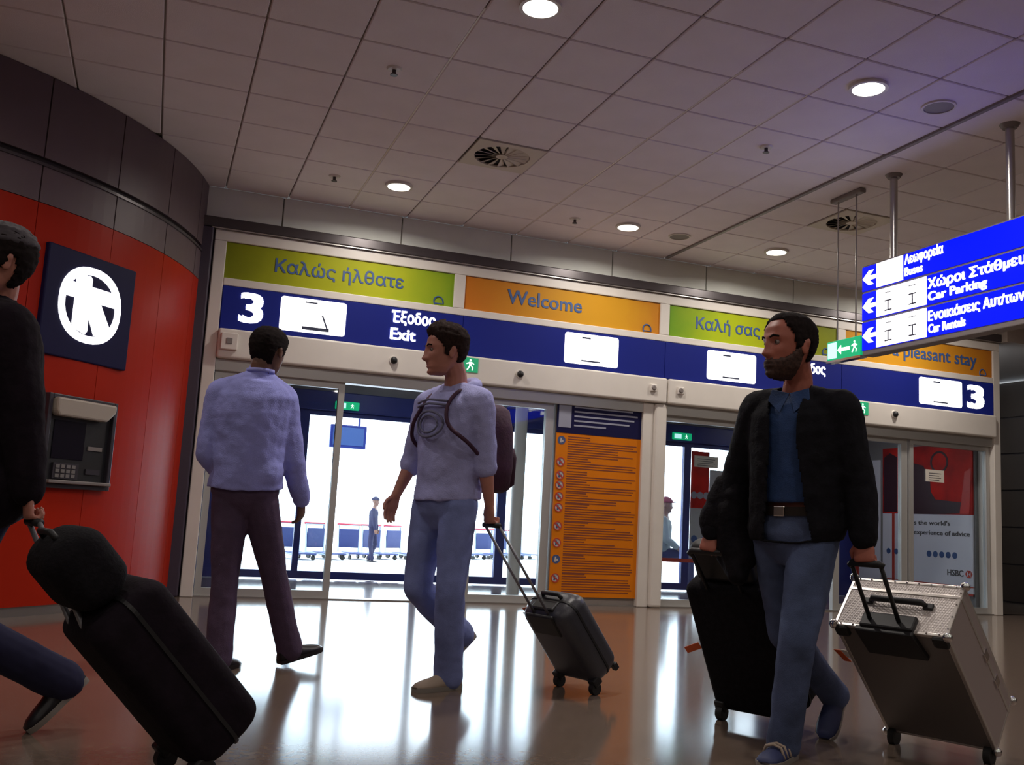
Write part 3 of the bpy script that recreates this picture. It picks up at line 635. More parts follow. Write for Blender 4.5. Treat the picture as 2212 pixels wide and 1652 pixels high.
def head_pt(th, z, off=0):
    a, f, b = np.interp(z, ZS, HA), np.interp(z, ZS, HF), np.interp(z, ZS, HB)
    c, s = math.cos(th), math.sin(th); e = 2/2.25
    x = a*math.copysign(abs(s)**e, s); y = (f if c > 0 else b)*math.copysign(abs(c)**e, c)
    w = max(0., c)**.35 if c > 0 else 0
    G = lambda v, s_: math.exp(-(v/s_)**2)
    ax = abs(x); d = 0
    if z < .012: d += .030*G(ax, .013)*max(0, min(1, (.012-z)/.052))*G(max(0, -.043-z), .010)
    d += .008*G(ax, .011)*G(z-.005, .02)
    d += .010*G(ax-.014, .010)*G(z+.040, .010)
    d -= .013*G(ax-.031, .016)*G(z-.002, .013)
    d += .006*G(z-.024, .010)*G(ax-.025, .025)
    d += .005*G(ax-.045, .02)*G(z+.028, .018)
    d += .007*G(ax, .024)*(G(z+.064, .006)+G(z+.077, .007)) - .004*G(ax, .026)*G(z+.070, .003)
    d -= .004*G(ax, .02)*G(z+.090, .007)
    d += .009*G(ax, .022)*G(z+.107, .012)
    p = V((x, y+d*w, z)); n = V((x, y*.9, z*.8))
    if off: p += n.normalized()*off
    return p
def head_mb(M, nz=56, nt=72):
    mb = MB(M); R = []
    for i in range(nz+1):
        z = -.118+.236*i/nz; R.append([head_pt(2*math.pi*j/nt, z) for j in range(nt)])
    mb.rings([[(-p.x, p.y, p.z) for p in r] for r in R])
    for s in (-1, 1):
        mb.ball((s*.079, -.012, -.008), (.008, .018, .031), 12, 8); mb.ball((s*.081, -.020, .006), (.011, .012, .018), 10, 8)
    return mb
def shell(M, name, m, parent, mask, thick, nz=48, nt=64, zmax=.236, seed=1):
    """hair or beard: a raised cap over the masked part of the head, closed to the scalp"""
    rr = random.Random(seed); off = ORG[parent.name]; bm = bmesh.new(); O = {}; I = {}
    for i in range(nz+1):
        z = -.118+zmax*i/nz
        for j in range(nt):
            th = -math.pi+2*math.pi*j/nt; k = mask(math.degrees(th), z)
            if k <= 0: continue
            h = thick(math.degrees(th), z)*min(1, k)*(.8+.4*rr.random())
            p = head_pt(th, z, h+.001); q = head_pt(th, z, -.006)
            O[i, j] = bm.verts.new(tuple(M @ p - off)); I[i, j] = bm.verts.new(tuple(M @ q - off))
    def quad(D, i, j, flip):
        k = [(i, j), (i, (j+1) % nt), (i+1, (j+1) % nt), (i+1, j)]
        if all(x in D for x in k): bm.faces.new([D[x] for x in (k[::-1] if flip else k)]); return True
    for i in range(nz):
        for j in range(nt): quad(O, i, j, False); quad(I, i, j, True)
    top = [O[nz, j] for j in range(nt) if (nz, j) in O]
    if len(top) == nt: bm.faces.new(top)
    inv = {v: k for k, v in O.items()}
    for e in [e for e in bm.edges if len(e.link_faces) == 1 and e.verts[0] in inv and e.verts[1] in inv]:
        a, b = e.verts
        try: bm.faces.new([a, b, I[inv[b]], I[inv[a]]])
        except Exception: pass
    bmesh.ops.delete(bm, geom=[v for v in bm.verts if not v.link_faces], context='VERTS'); bmesh.ops.recalc_face_normals(bm, faces=bm.faces)
    me = bpy.data.meshes.new(name); bm.to_mesh(me); bm.free(); return link(me, name, m, parent, off, True)
def hand(mb, w, d, n, s, curl=(25, 30, 20), sc=1.0, thumb=.5, r=.0082):
    """palm and five fingers: w wrist, d towards fingers, n palm side, s thumb side"""
    w = V(w); d = V(d).normalized(); s = V(s); s = (s-d*s.dot(d)).normalized(); n0 = V(n); n = d.cross(s); n = n if n.dot(n0) > 0 else -n
    R = []
    for k, (l, a, b) in enumerate(((-.02, .026, .02), (.01, .030, .017), (.045, .040, .015), (.08, .041, .013), (.092, .034, .010))):
        R.append([w+d*l*sc+s*(a*sc*math.cos(q))+n*(b*sc*math.sin(q)) for q in [i*math.pi/8 for i in range(16)]])
    mb.rings(R)
    for o, L in ((.031, .070), (.0105, .080), (-.0105, .074), (-.031, .058)):
        p = w+d*.080*sc+s*o*sc; a = 0; P = [w+d*.055*sc+s*o*.85*sc, p]; dd = d
        for c, f in zip(curl, (.42, .32, .26)):
            a += math.radians(c); dd = d*math.cos(a)+n*math.sin(a); p = p+dd*L*f*sc; P.append(p)
        chain(mb, P, [r*sc*1.05, r*sc*1.05, r*sc, r*sc*.95, r*sc*.82], 10)
    p = w+d*.022*sc+s*.024*sc; P = [p, p+(s*.62+d*.6+n*.35).normalized()*.042*sc]; P.append(P[-1]+(s*(.5-.5*thumb)+d*.8+n*.6*(thumb+.2)).normalized()*.032*sc); P.append(P[-1]+(s*(.3-.6*thumb)+d*.8+n*(.4+thumb*.6)).normalized()*.026*sc)
    chain(mb, P, [.013*sc, .0105*sc, .0095*sc, .0078*sc], 10)
def shoe(root, ankle, f, u, ms, msole, L=.27, nm='shoe'):
    """f heel to toe, u up out of the shoe"""
    f = V(f).normalized(); u = V(u); u = (u-f*u.dot(f)).normalized(); s = f.cross(u); a = V(ankle); o = a-u*.075
    prof = [(-.068, .026, .055), (-.055, .034, .085), (-.01, .038, .095), (.04, .040, .080), (.09, .046, .060), (.135, .047, .050), (.17, .040, .040), (.192, .022, .026)]
    k = L/.27; mb = MB(); R = []
    for x, w_, h in prof: R.append([o+f*x*k+s*w_*k*math.cos(q)+u*(.018+max(0, math.sin(q))*(h-.018)*k) for q in [i*math.pi/9 for i in range(10)]]+[o+f*x*k+s*w_*k*.9*c+u*.012 for c in (-.5, 0, .5)])
    mb.rings(R); sh = mb.build(nm, ms, root, True)
    mb = MB(); R = []
    for x, w_, h in prof: R.append([o+f*x*k+s*(w_+.003)*k*math.cos(q)*(1)+u*(.009+.011*math.copysign(1, math.sin(q)+1e-9)) for q in [i*math.pi/9 for i in range(18)]])
    mb.rings(R); mb.build('sole', msole, sh, 'auto')
    return sh, o, f, s, u
def torso(mb, j, g=0, lo=-.09, hem=None, belly=0, top=True):
    """stack of oval sections from the crotch to the neck; g grows it for clothes"""
    pel, wst, chs, nk = (V(j[k]) for k in ('pelvis', 'waist', 'chest', 'neck')); xl = (V(j['hipL'])-V(j['hipR'])); xu = (V(j['shL'])-V(j['shR'])); xl.z *= .3; xu.z *= .5; xl.normalize(); xu.normalize()
    ax = (nk-pel).normalized(); R = []
    secs = [(pel-ax*.09, 0, .105, .095), (pel-ax*.05, 0, .155, .115), (pel, .1, .168, .122), (wst, .4, .156, .108+belly), (lerp(wst, chs, .5), .65, .165, .115+belly*.6), (chs, .85, .180, .122), (lerp(chs, nk, .45), 1, .180, .108), (lerp(chs, nk, .72), 1, .135, .085), (lerp(chs, nk, .9), 1, .08, .066), (nk, 1, .058, .058)]
    for c, t_, w_, d_ in secs:
        if (c-pel).dot(ax) < lo: continue
        if not top and c == nk: continue
        x = lerp(xl, xu, t_).normalized(); y = ax.cross(x)*-1; y = -(x.cross(ax))*-1 if False else x.cross(ax); 
        gg = g if c != nk else g*.4
        R.append([c+x*(w_+gg)*math.cos(q)+y*(d_+gg)*math.sin(q) for q in [i*math.pi/12 for i in range(24)]])
    mb.rings(R)
mat('skin_light', (.48, .20, .15), .5, noise=.08, nscale=25); mat('skin_tan', (.40, .125, .085), .5, noise=.1, nscale=25); mat('skin_brown', (.16, .075, .05), .5, noise=.1, nscale=25)
mat('hair_dark', (.012, .008, .008), .9, noise=.4, nscale=80, spec=.15); mat('hair_brown', (.024, .013, .011), .9, noise=.4, nscale=80, spec=.15); mat('beard', (.050, .022, .016), .7, noise=.5, nscale=120)
mat('eye_white', (.22, .17, .16), .3); mat('iris', (.03, .02, .015), .15); mat('lip', (.30, .10, .08), .5)
mat('jacket_black', (.007, .007, .011), .9, spec=.25, noise=.3, nscale=30, bump=.2, bscale=120); mat('shirt_blue', (.020, .055, .17), .8, noise=.12, nscale=30, bump=.25, bscale=250)
mat('jeans', (.075, .105, .21), .85, noise=.35, nscale=7, bump=.3, bscale=300); mat('jeans_grey_glare', (.22, .27, .58), .85, noise=.25, nscale=6, bump=.3, bscale=300)  # second jeans colour has the blue door glare mixed in
mat('hoodie_grey_glare', (.43, .44, .80), .9, noise=.12, nscale=12, bump=.3, bscale=200); mat('hoodie_print', (.16, .16, .26), .8)  # hoodie bluer than its grey cloth, veiling glare put into the colour
mat('shirt_pale_glare', (.36, .38, .86), .85, noise=.1, nscale=10, bump=.25, bscale=200); mat('trousers_plum', (.085, .05, .10), .8, noise=.15, nscale=12, bump=.2, bscale=200)  # shirt colour carries added blue from the door glare
mat('belt', (.02, .014, .012), .4); mat('shoe_black', (.014, .012, .016), .35); mat('shoe_cream', (.42, .33, .26), .7); mat('sole_grey', (.30, .27, .24), .6); mat('shoe_blue', (.03, .04, .12), .6); mat('shoe_tan', (.36, .24, .15), .7)
mat('pack_maroon', (.06, .018, .045), .7, noise=.2, nscale=20, bump=.2); mat('tag_orange', (.70, .11, .02), .5); mat('cap_grey', (.06, .05, .06), .8, noise=.1); mat('jacket_plum', (.010, .006, .011), .9, spec=.2, noise=.3, nscale=15, bump=.2)
mat('cloth_dark', (.025, .025, .06), .9, spec=.2); mat('cloth_khaki', (.16, .17, .16), .8); mat('cap_red', (.14, .012, .03), .7)
def headM(c, f, u=(0, 0, 1), s=1.05):
    f = V(f).normalized(); u = V(u); u = (u-f*u.dot(f)).normalized(); x = f.cross(u)   # subject right = f x u
    c = V(c); return Matrix(((x.x*s, f.x*s, u.x*s, c.x), (x.y*s, f.y*s, u.y*s, c.y), (x.z*s, f.z*s, u.z*s, c.z), (0, 0, 0, 1)))
def itp(x, P): return float(np.interp(x, [p[0] for p in P], [p[1] for p in P]))
def body(root, j, HM, skin, hands, voxel=.0045, feet=True, slim=1):
    mb = head_mb(HM); mb.M = None; nk = V(j['neck']); hc = HM.translation; k = slim
    chain(mb, [nk-Z*.02, lerp(nk, hc, .35)-V((HM[0][1], HM[1][1], 0))*.02, lerp(nk, hc, .85)-V((HM[0][1], HM[1][1], 0))*.02], [.064, .056, .056])
    torso(mb, j, -.006)
    for S in 'LR':
        limb(mb, j['sh'+S], j['el'+S], j['wr'+S], .055, .043, .036, .037, .025)
        limb(mb, j['hip'+S], j['kn'+S], j['an'+S], .080, .070, .05, .048, .034)
        d = hands[S]; hand(mb, j['wr'+S], *d[:3], **d[3])
    return fuse(mb, 'body', skin, root, voxel, 2)
def face_bits(root, HM, brow='hair_dark'):
    for s in (-1, 1):
        e = MB(HM).ball((s*.030, .0725, .003), .0110, 14, 10).build('eye', 'eye_white', root, True); MB(HM).ball((s*.031, .0800, .003), (.0058, .0045, .0058), 10, 8).build('iris', 'iris', e, True)
        MB(HM).tube([(s*.013, .0935, .021), (s*.030, .092, .027), (s*.048, .080, .022)], [.004, .0045, .003], 8).build('eyebrow', brow, root, True)
def trousers(root, j, m, g=0, hem=.062, fold=.010, calf=.068):
    mb = MB(); jj = dict(j)
    pel = V(j['pelvis']); ax = (V(j['waist'])-pel).normalized(); xl = V(j['hipL'])-V(j['hipR']); xl.z = 0; xl.normalize(); y = xl.cross(ax); R = []
    for h, w_, d_ in ((-.15, .05, .07), (-.12, .09, .09), (-.07, .155, .120), (-.02, .178, .132), (.04, .172, .124), (.085, .166, .118)): R.append([pel+ax*h+xl*(w_+g)*math.cos(q)+y*(d_+g)*math.sin(q) for q in [i*math.pi/12 for i in range(24)]])
    mb.rings(R)
    for S in 'LR':
        a, b, c = V(j['hip'+S]), V(j['kn'+S]), V(j['an'+S])
        chain(mb, [a, lerp(a, b, .45), b, lerp(b, c, .35), lerp(b, c, .8), lerp(b, c, 1.03)], [.098+g, .088+g, .070+g, calf+g, hem+g, hem+.004+g])
    return fuse(mb, 'trousers', m, root, .008, 5, fold, .10)
def sleeves(mb, j, r=(.082, .066, .058, .056, .046), end=.96, lo=None):
    for S in 'LR':
        a, b, c = V(j['sh'+S]), V(j['el'+S]), V(j['wr'+S])
        e = lerp(b, c, end) if lo is None else lerp(b, c, lo)
        chain(mb, [a, lerp(a, b, .5), b, lerp(b, e, .4), e], list(r))
        chain(mb, [V(j['neck'])-Z*.03, a], [r[0]*.85, r[0]*.98])
def belt(root, j, m, front):
    pel = V(j['pelvis']); ax = (V(j['waist'])-pel).normalized(); xl = V(j['hipL'])-V(j['hipR']); xl.z = 0; xl.normalize(); y = xl.cross(ax); o = []; i_ = []
    o = [(.181*math.cos(q), .134*math.sin(q)) for q in [k*math.pi/16 for k in range(32)]]; i_ = [(.165*math.cos(q), .118*math.sin(q)) for q in [k*math.pi/16 for k in range(32)]]
    b = MB().ring2d(pel+ax*.055, xl, y, ax, o, i_, .035).build('belt', m, root)
    bk = MB(Matrix(((xl.x, y.x, ax.x, pel.x), (xl.y, y.y, ax.y, pel.y), (xl.z, y.z, ax.z, pel.z), (0, 0, 0, 1)))).box(-.025, .025, .128, .14, .052, .094); 
    bk.build('buckle', 'chrome', b, bevel=.004)
# ---- man 3: bearded, black jacket, pulling two cases
J3 = dict(neck=(2.399, 3.235, 1.425), chest=(2.424, 3.248, 1.283), waist=(2.441, 3.283, 1.005), pelvis=(2.449, 3.297, .90),
 shR=(2.335, 3.394, 1.365), elR=(2.329, 3.551, 1.067), wrR=(2.257, 3.608, .865), shL=(2.483, 3.086, 1.355), elL=(2.566, 3.07, 1.075), wrL=(2.582, 3.055, .868),
 hipR=(2.415, 3.385, .875), knR=(2.545, 3.487, .455), anR=(2.90, 3.63, .187), hipL=(2.485, 3.221, .88), knL=(2.385, 3.195, .47), anL=(2.406, 3.295, .077))
F3 = V((-.84, -.54, 0)).normalized(); L3 = Z.cross(F3)
p3 = thing('person', 'bearded man in black jacket and jeans pulling two cases', 'person', (2.45, 3.3, 0))
H3 = headM((2.318, 3.186, 1.605), (-1, -.04, .02), (0, 0, 1), 1.08)
GR = (62, 75, 55)
body(p3, J3, H3, 'skin_tan', dict(L=(V((-.12, -.15, -1)), -F3, -L3, dict(curl=GR, thumb=1)), R=(V((-.35, -.05, -1)), -F3, L3, dict(curl=GR, thumb=1))))
face_bits(p3, H3)
shell(H3, 'hair', 'hair_dark', p3, lambda t, z: (z-itp(abs(t), [(0, .086), (35, .088), (50, .060), (68, .030), (78, -.02), (98, -.02), (104, .02), (112, -.02), (125, -.055), (180, -.062)]))/.012, lambda t, z: .010)
shell(H3, 'beard', 'beard', p3, lambda t, z: min((itp(abs(t), [(0, -.056), (14, -.052), (28, -.056), (50, -.050), (70, -.035), (86, -.005), (96, .0), (100, -.2), (180, -.3)])-z)/.01, 1), lambda t, z: .009, seed=3)
trousers(p3, J3, 'jeans', .002)
mb = MB(); torso(mb, J3, .014, lo=.03, belly=.012); chain(mb, [V(J3['neck'])-Z*.03, V(J3['neck'])+Z*.012], [.066, .064])
fuse(mb, 'shirt', 'shirt_blue', p3, .008, 4, .008, .07)
for s in (-1, 1): MB().prism([(0, 0), (.075*s, .02), (.085*s, -.03), (.03*s, -.085)], V(J3['neck'])+F3*.078-Z*.005, -L3, (Z-F3*.35).normalized(), F3, .006).build('shirt_collar', 'shirt_blue', p3, bevel=.002)
belt(p3, J3, 'belt', F3)
mb = MB(); torso(mb, J3, .040, lo=-.058, belly=.016, top=False); sleeves(mb, J3, (.088, .076, .068, .062, .052), .99)
for S in 'LR': mb.ball(lerp(V(J3['el'+S]), V(J3['wr'+S]), .93), .056, 14, 8)
nk3 = V(J3['neck']); pel3 = V(J3['pelvis'])
def open3(p):
    q = p-nk3; u = q.dot(L3); fr = q.dot(F3); z = p.z
    if fr < .05: return z > nk3.z-.02 and fr > -.03 and abs(u) < .07
    w = itp(z, [(.8, .105), (1.0, .080), (1.2, .060), (1.33, .062), (1.42, .075)])
    return -w < u+.012 < w
fuse(mb, 'jacket', 'jacket_black', p3, .008, 5, .016, .085, cut=open3, thick=.007)
cl = MB(); P = []
for q in range(13):
    a = ang(-150+300*q/12)+math.pi/2; P.append(nk3-F3*.012+L3*.092*math.cos(a)*-1+F3*(-.088*math.sin(a))*1+Z*(.028-.055*(abs(q-6)/6)**1.6))
cl.tube(P, [.020]*13, 10); cl.build('jacket_collar', 'jacket_black', p3, True)
shoe(p3, J3['anL'], F3*1.0+V((0, 0, .0)), Z, 'shoe_blue', 'sole_grey', .28); so = ORG[p3.name]
st = MB()
for k in range(3): c_ = V(J3['anL'])-Z*.03+F3*(.045+.032*k); st.tube([c_+L3*.044-Z*.02, c_+L3*.03+Z*.018, c_+Z*.026-F3*.0, c_-L3*.03+Z*.018, c_-L3*.044-Z*.02], .006, 6)
st.build('shoe_stripes', 'shoe_cream', p3, True)
fR = (F3*.72-Z*.69).normalized(); shoe(p3, J3['anR'], fR, (Z*.72+F3*.69), 'shoe_blue', 'sole_grey', .28)
# coat over his right forearm
coat = thing('coat', 'dark folded coat hanging over right forearm of the bearded man', 'coat', tuple(lerp(V(J3['elR']), V(J3['wrR']), .6)))
mb = MB(); a, b = V(J3['elR']), V(J3['wrR']); m_ = lerp(a, b, .55)
for k in range(5):
    c_ = lerp(a, b, .2+.17*k)+L3*.05+F3*(.02 if k % 2 else -.01); chain(mb, [c_+Z*.03, c_-Z*.12-F3*.02, c_-Z*(.20+.03*(k % 2))+L3*.05], [.058, .055, .045], 12)
chain(mb, [lerp(a, b, .15)-L3*.02, lerp(a, b, .8)-L3*.02], [.07, .065])
fuse(mb, 'folded_cloth', 'black_fabric', coat, .009, 4, .02, .07)
# ---- man 2: grey hoodie, walking left, pulling the small grey case
J2 = dict(neck=(1.415, 4.735, 1.515), chest=(1.423, 4.755, 1.335), waist=(1.427, 4.80, 1.03), pelvis=(1.428, 4.811, .945),
 shR=(1.331, 4.915, 1.435), elR=(1.285, 5.022, 1.135), wrR=(1.205, 5.0, .955), shL=(1.495, 4.585, 1.43), elL=(1.555, 4.605, 1.13), wrL=(1.592, 4.612, .93),
 hipR=(1.377, 4.915, .92), knR=(1.335, 4.935, .49), anR=(1.63, 5.10, .245), hipL=(1.463, 4.715, .925), knL=(1.446, 4.712, .49), anL=(1.50, 4.835, .077))
F2 = V((-.93, -.37, 0)).normalized(); L2 = Z.cross(F2)
p2 = thing('person', 'young man in grey hooded top and jeans walking left with small case', 'person', (1.43, 4.8, 0))
H2 = headM((1.338, 4.70, 1.690), (-.995, .04, -.02), (-.03, 0, 1), 1.06)
body(p2, J2, H2, 'skin_light', dict(L=(V((.03, -.02, -1)), -F2, -L2, dict(curl=(58, 70, 50), thumb=1)), R=(V((-.35, -.1, -1)), L2, F2, dict(curl=(14, 18, 12), thumb=.3))))
face_bits(p2, H2, 'hair_brown')
shell(H2, 'hair', 'hair_brown', p2, lambda t, z: (z-itp(abs(t), [(0, .070), (35, .068), (55, .045), (72, .02), (80, -.028), (97, -.028), (103, .02), (114, -.01), (128, -.052), (180, -.062)]))/.012, lambda t, z: .012+.016*max(0, (z-.03)/.09)+.012*max(0, math.cos(math.radians(t)))*max(0, (z-.05)/.07), seed=5)
trousers(p2, J2, 'jeans_grey_glare', .004, hem=.070, calf=.074)
mb = MB(); torso(mb, J2, .034, lo=-.035, top=False); sleeves(mb, J2, (.084, .070, .062, .060, .056), lo=.10)
for S in 'LR': mb.ball(lerp(V(J2['el'+S]), V(J2['wr'+S]), .06), .064, 14, 8)
pl, w2 = V(J2['pelvis']), V(J2['waist']); 
fuse(mb, 'hoodie', 'hoodie_grey_glare', p2, .008, 5, .016, .085)
hd = MB(); n2 = V(J2['neck']); P = []
for q in range(15):
    a = ang(-135+270*q/14); P.append(n2-F2*.015-F2*(.088*math.cos(a))+L2*(.092*math.sin(a))+Z*(.028-.05*(abs(q-7)/7)**1.5))
chain(hd, P, [.022+.022*max(0, 1-abs(q-7)/6) for q in range(15)], 10); chain(hd, [n2-F2*.09-Z*.02, n2-F2*.115-Z*.09], [.06, .035])
fuse(hd, 'hood', 'hoodie_grey_glare', p2, .008, 4, .012, .06)
pr = MB(); c_ = V(J2['chest'])+Z*.03
def on_chest(u, z, g=.046):
    y = math.sqrt(max(0, 1-(u/.235)**2))*(.122+g); return c_+L2*u+F2*y+Z*z
for r_, k in ((.105, .012), (.070, .010)):
    pr.tube([on_chest(r_*math.cos(a)+.0, -.05+r_*.62*math.sin(a)) for a in [i*math.pi/10 for i in range(21)]], k*.55, 6)
for z_ in (.075, .055): pr.tube([on_chest(-.12+.03*i, z_-.012*abs(i-4)/4) for i in range(9)], .006, 6)
pr.build('chest_print', 'hoodie_print', p2, True)
shoe(p2, J2['anL'], F2, Z, 'shoe_cream', 'sole_grey', .29)
f2 = (F2*.80-Z*.60).normalized(); shoe(p2, J2['anR'], f2, Z*.8+F2*.6, 'shoe_cream', 'sole_grey', .28)
bp = thing('backpack', 'dark maroon backpack on the back of the young man in grey', 'backpack', tuple(V(J2['chest'])-F2*.2-Z*.2))
c_ = V(J2['chest'])-F2*.235-Z*.10; mb = MB()
R = []
for z_, w_, d_ in ((-.24, .10, .06), (-.22, .145, .085), (-.1, .155, .10), (.08, .15, .09), (.19, .125, .07), (.22, .08, .045)): R.append([c_+Z*z_+L2*w_*math.copysign(abs(math.cos(q))**.7, math.cos(q))+F2*d_*math.copysign(abs(math.sin(q))**.7, math.sin(q)) for q in [i*math.pi/12 for i in range(24)]])
mb.rings(R); mb.build('pack', 'pack_maroon', bp, True); 
mb = MB(); R = []
for z_, w_, d_ in ((-.21, .08, .02), (-.19, .11, .035), (-.05, .115, .04), (.0, .10, .02)): R.append([c_-F2*.10+Z*z_+L2*w_*math.cos(q)+F2*d_*math.sin(q) for q in [i*math.pi/8 for i in range(16)]])
mb.rings(R); mb.build('front_pocket', 'pack_maroon', bp, True)
for s in (-1, 1):
    sh = n2-Z*.075+L2*.105*s
    MB().tube(smooth_path([c_+F2*.07+L2*.08*s+Z*.2, sh-F2*.06+Z*.055, sh+F2*.05+Z*.05, sh+F2*.125-Z*.03, V(J2['chest'])+F2*.150+L2*.150*s-Z*.03, V(J2['chest'])+F2*.06+L2*.215*s-Z*.12, c_+F2*.07+L2*.15*s-Z*.15]), .010, 8).build('shoulder_strap', 'pack_maroon', bp, True)
# ---- man 1: pale blue shirt, from behind, walking to the doors
J1 = dict(neck=(.487, 5.285, 1.552), chest=(.467, 5.318, 1.36), waist=(.472, 5.365, 1.045), pelvis=(.474, 5.378, .955),
 shL=(.305, 5.345, 1.44), elL=(.262, 5.38, 1.125), wrL=(.385, 5.53, .99), shR=(.618, 5.30, 1.435), elR=(.705, 5.36, 1.115), wrR=(.785, 5.455, .905),
 hipL=(.405, 5.395, .88), knL=(.414, 5.409, .475), anL=(.415, 5.395, .077), hipR=(.550, 5.365, .885), knR=(.672, 5.48, .50), anR=(.80, 5.575, .10))
F1 = V((.55, .835, 0)).normalized(); L1 = Z.cross(F1)
p1 = thing('person', 'man in pale blue shirt and dark trousers seen from behind, walking to doors', 'person', (.47, 5.38, 0))
H1 = headM((.520, 5.29, 1.685), (.62, .78, -.05), (.06, .06, 1), 1.05)
body(p1, J1, H1, 'skin_brown', dict(L=(V((.5, .7, -.6)), -Z, F1, dict(curl=(30, 35, 25), thumb=.5)), R=(V((.1, .25, -1)), L1, F1, dict(curl=(22, 28, 20), thumb=.3))))
face_bits(p1, H1)
shell(H1, 'hair', 'hair_dark', p1, lambda t, z: (z-itp(abs(t), [(0, .070), (35, .066), (55, .045), (72, .02), (80, -.03), (97, -.03), (103, .02), (114, -.02), (128, -.07), (180, -.082)]))/.012, lambda t, z: .013, seed=8)
trousers(p1, J1, 'trousers_plum', .002, hem=.068, calf=.070)
mb = MB(); torso(mb, J1, .032, lo=.0, belly=.02, top=False); sleeves(mb, J1, (.086, .074, .066, .062, .048), .97); chain(mb, [V(J1['neck'])-Z*.02, V(J1['neck'])+Z*.025], [.072, .066])
chain(mb, [V(J1['waist'])+L1*.08, V(J1['waist'])-L1*.08], [.125, .125])
fuse(mb, 'shirt', 'shirt_pale_glare', p1, .008, 5, .016, .09)
MB().ring2d(V(J1['neck'])+Z*.012, L1, F1, Z, [(.074*a, .074*b) for a, b in circ], [(.060*a, .060*b) for a, b in circ], .020).build('shirt_collar', 'shirt_pale_glare', p1, True)
belt(p1, J1, 'belt', F1)
shoe(p1, J1['anL'], F1, Z, 'shoe_black', 'shoe_black', .28); shoe(p1, J1['anR'], (V((.88, .40, .22))).normalized(), (Z*1-V((.88, .4, 0))*.22), 'shoe_black', 'shoe_black', .28)
# ---- man 0: close at the left edge, dark jacket and cap, pulling the black bag
J0 = dict(neck=(-.585, 3.765, 1.50), chest=(-.575, 3.80, 1.32), waist=(-.545, 3.845, .99), pelvis=(-.54, 3.86, .90),
 shR=(-.66, 3.96, 1.41), elR=(-.74, 4.02, 1.12), wrR=(-.86, 3.98, .93), shL=(-.50, 3.60, 1.41), elL=(-.43, 3.62, 1.11), wrL=(-.385, 3.645, .87),
 hipR=(-.58, 3.96, .88), knR=(-.78, 3.86, .47), anR=(-.90, 3.80, .077), hipL=(-.50, 3.78, .88), knL=(-.66, 3.86, .44), anL=(-.25, 4.07, .187))
F0 = V((-.93, -.36, 0)).normalized(); L0 = Z.cross(F0)
p0 = thing('person', 'person in dark jacket and cap cut by the left edge, pulling black bag', 'person', (-.54, 3.86, 0))
H0 = headM((-.575, 3.715, 1.655), (-.96, -.28, 0), (0, 0, 1), 1.05)
body(p0, J0, H0, 'skin_light', dict(L=(V((.1, 0, -1)), -F0, -L0, dict(curl=GR, thumb=1)), R=(V((-.35, -.1, -1)), L0, F0, dict(curl=(20, 25, 15), thumb=.3))))
face_bits(p0, H0)
shell(H0, 'hair', 'hair_dark', p0, lambda t, z: (z-itp(abs(t), [(0, .075), (55, .05), (80, -.03), (97, -.03), (103, .02), (114, -.02), (128, -.075), (180, -.09)]))/.012, lambda t, z: .016, seed=9)
shell(H0, 'cap', 'cap_grey', p0, lambda t, z: (z-.045)/.006, lambda t, z: .020, seed=11)
MB(H0).prism([(-.075, .04), (-.07, .09), (-.04, .145), (0, .16), (.04, .145), (.07, .09), (.075, .04)], (0, 0, .05), X, Y, Z, .007).build('cap_peak', 'cap_grey', p0, bevel=.003)
trousers(p0, J0, 'cloth_dark', .004, hem=.07, calf=.072)
mb = MB(); torso(mb, J0, .048, lo=-.055, belly=.02, top=False); sleeves(mb, J0, (.094, .084, .074, .068, .056), .97); chain(mb, [V(J0['neck'])-Z*.02, V(J0['neck'])+Z*.03], [.085, .078])
chain(mb, [pl*0+V(J0['pelvis'])+L0*.1-Z*.03, V(J0['pelvis'])-L0*.1-Z*.03], [.14, .14])
fuse(mb, 'jacket', 'jacket_plum', p0, .009, 5, .02, .10)
shoe(p0, J0['anR'], F0, Z, 'shoe_black', 'sole_grey'); f0 = (F0*.72-Z*.69).normalized(); shoe(p0, J0['anL'], f0, Z*.72+F0*.69, 'shoe_black', 'sole_grey')
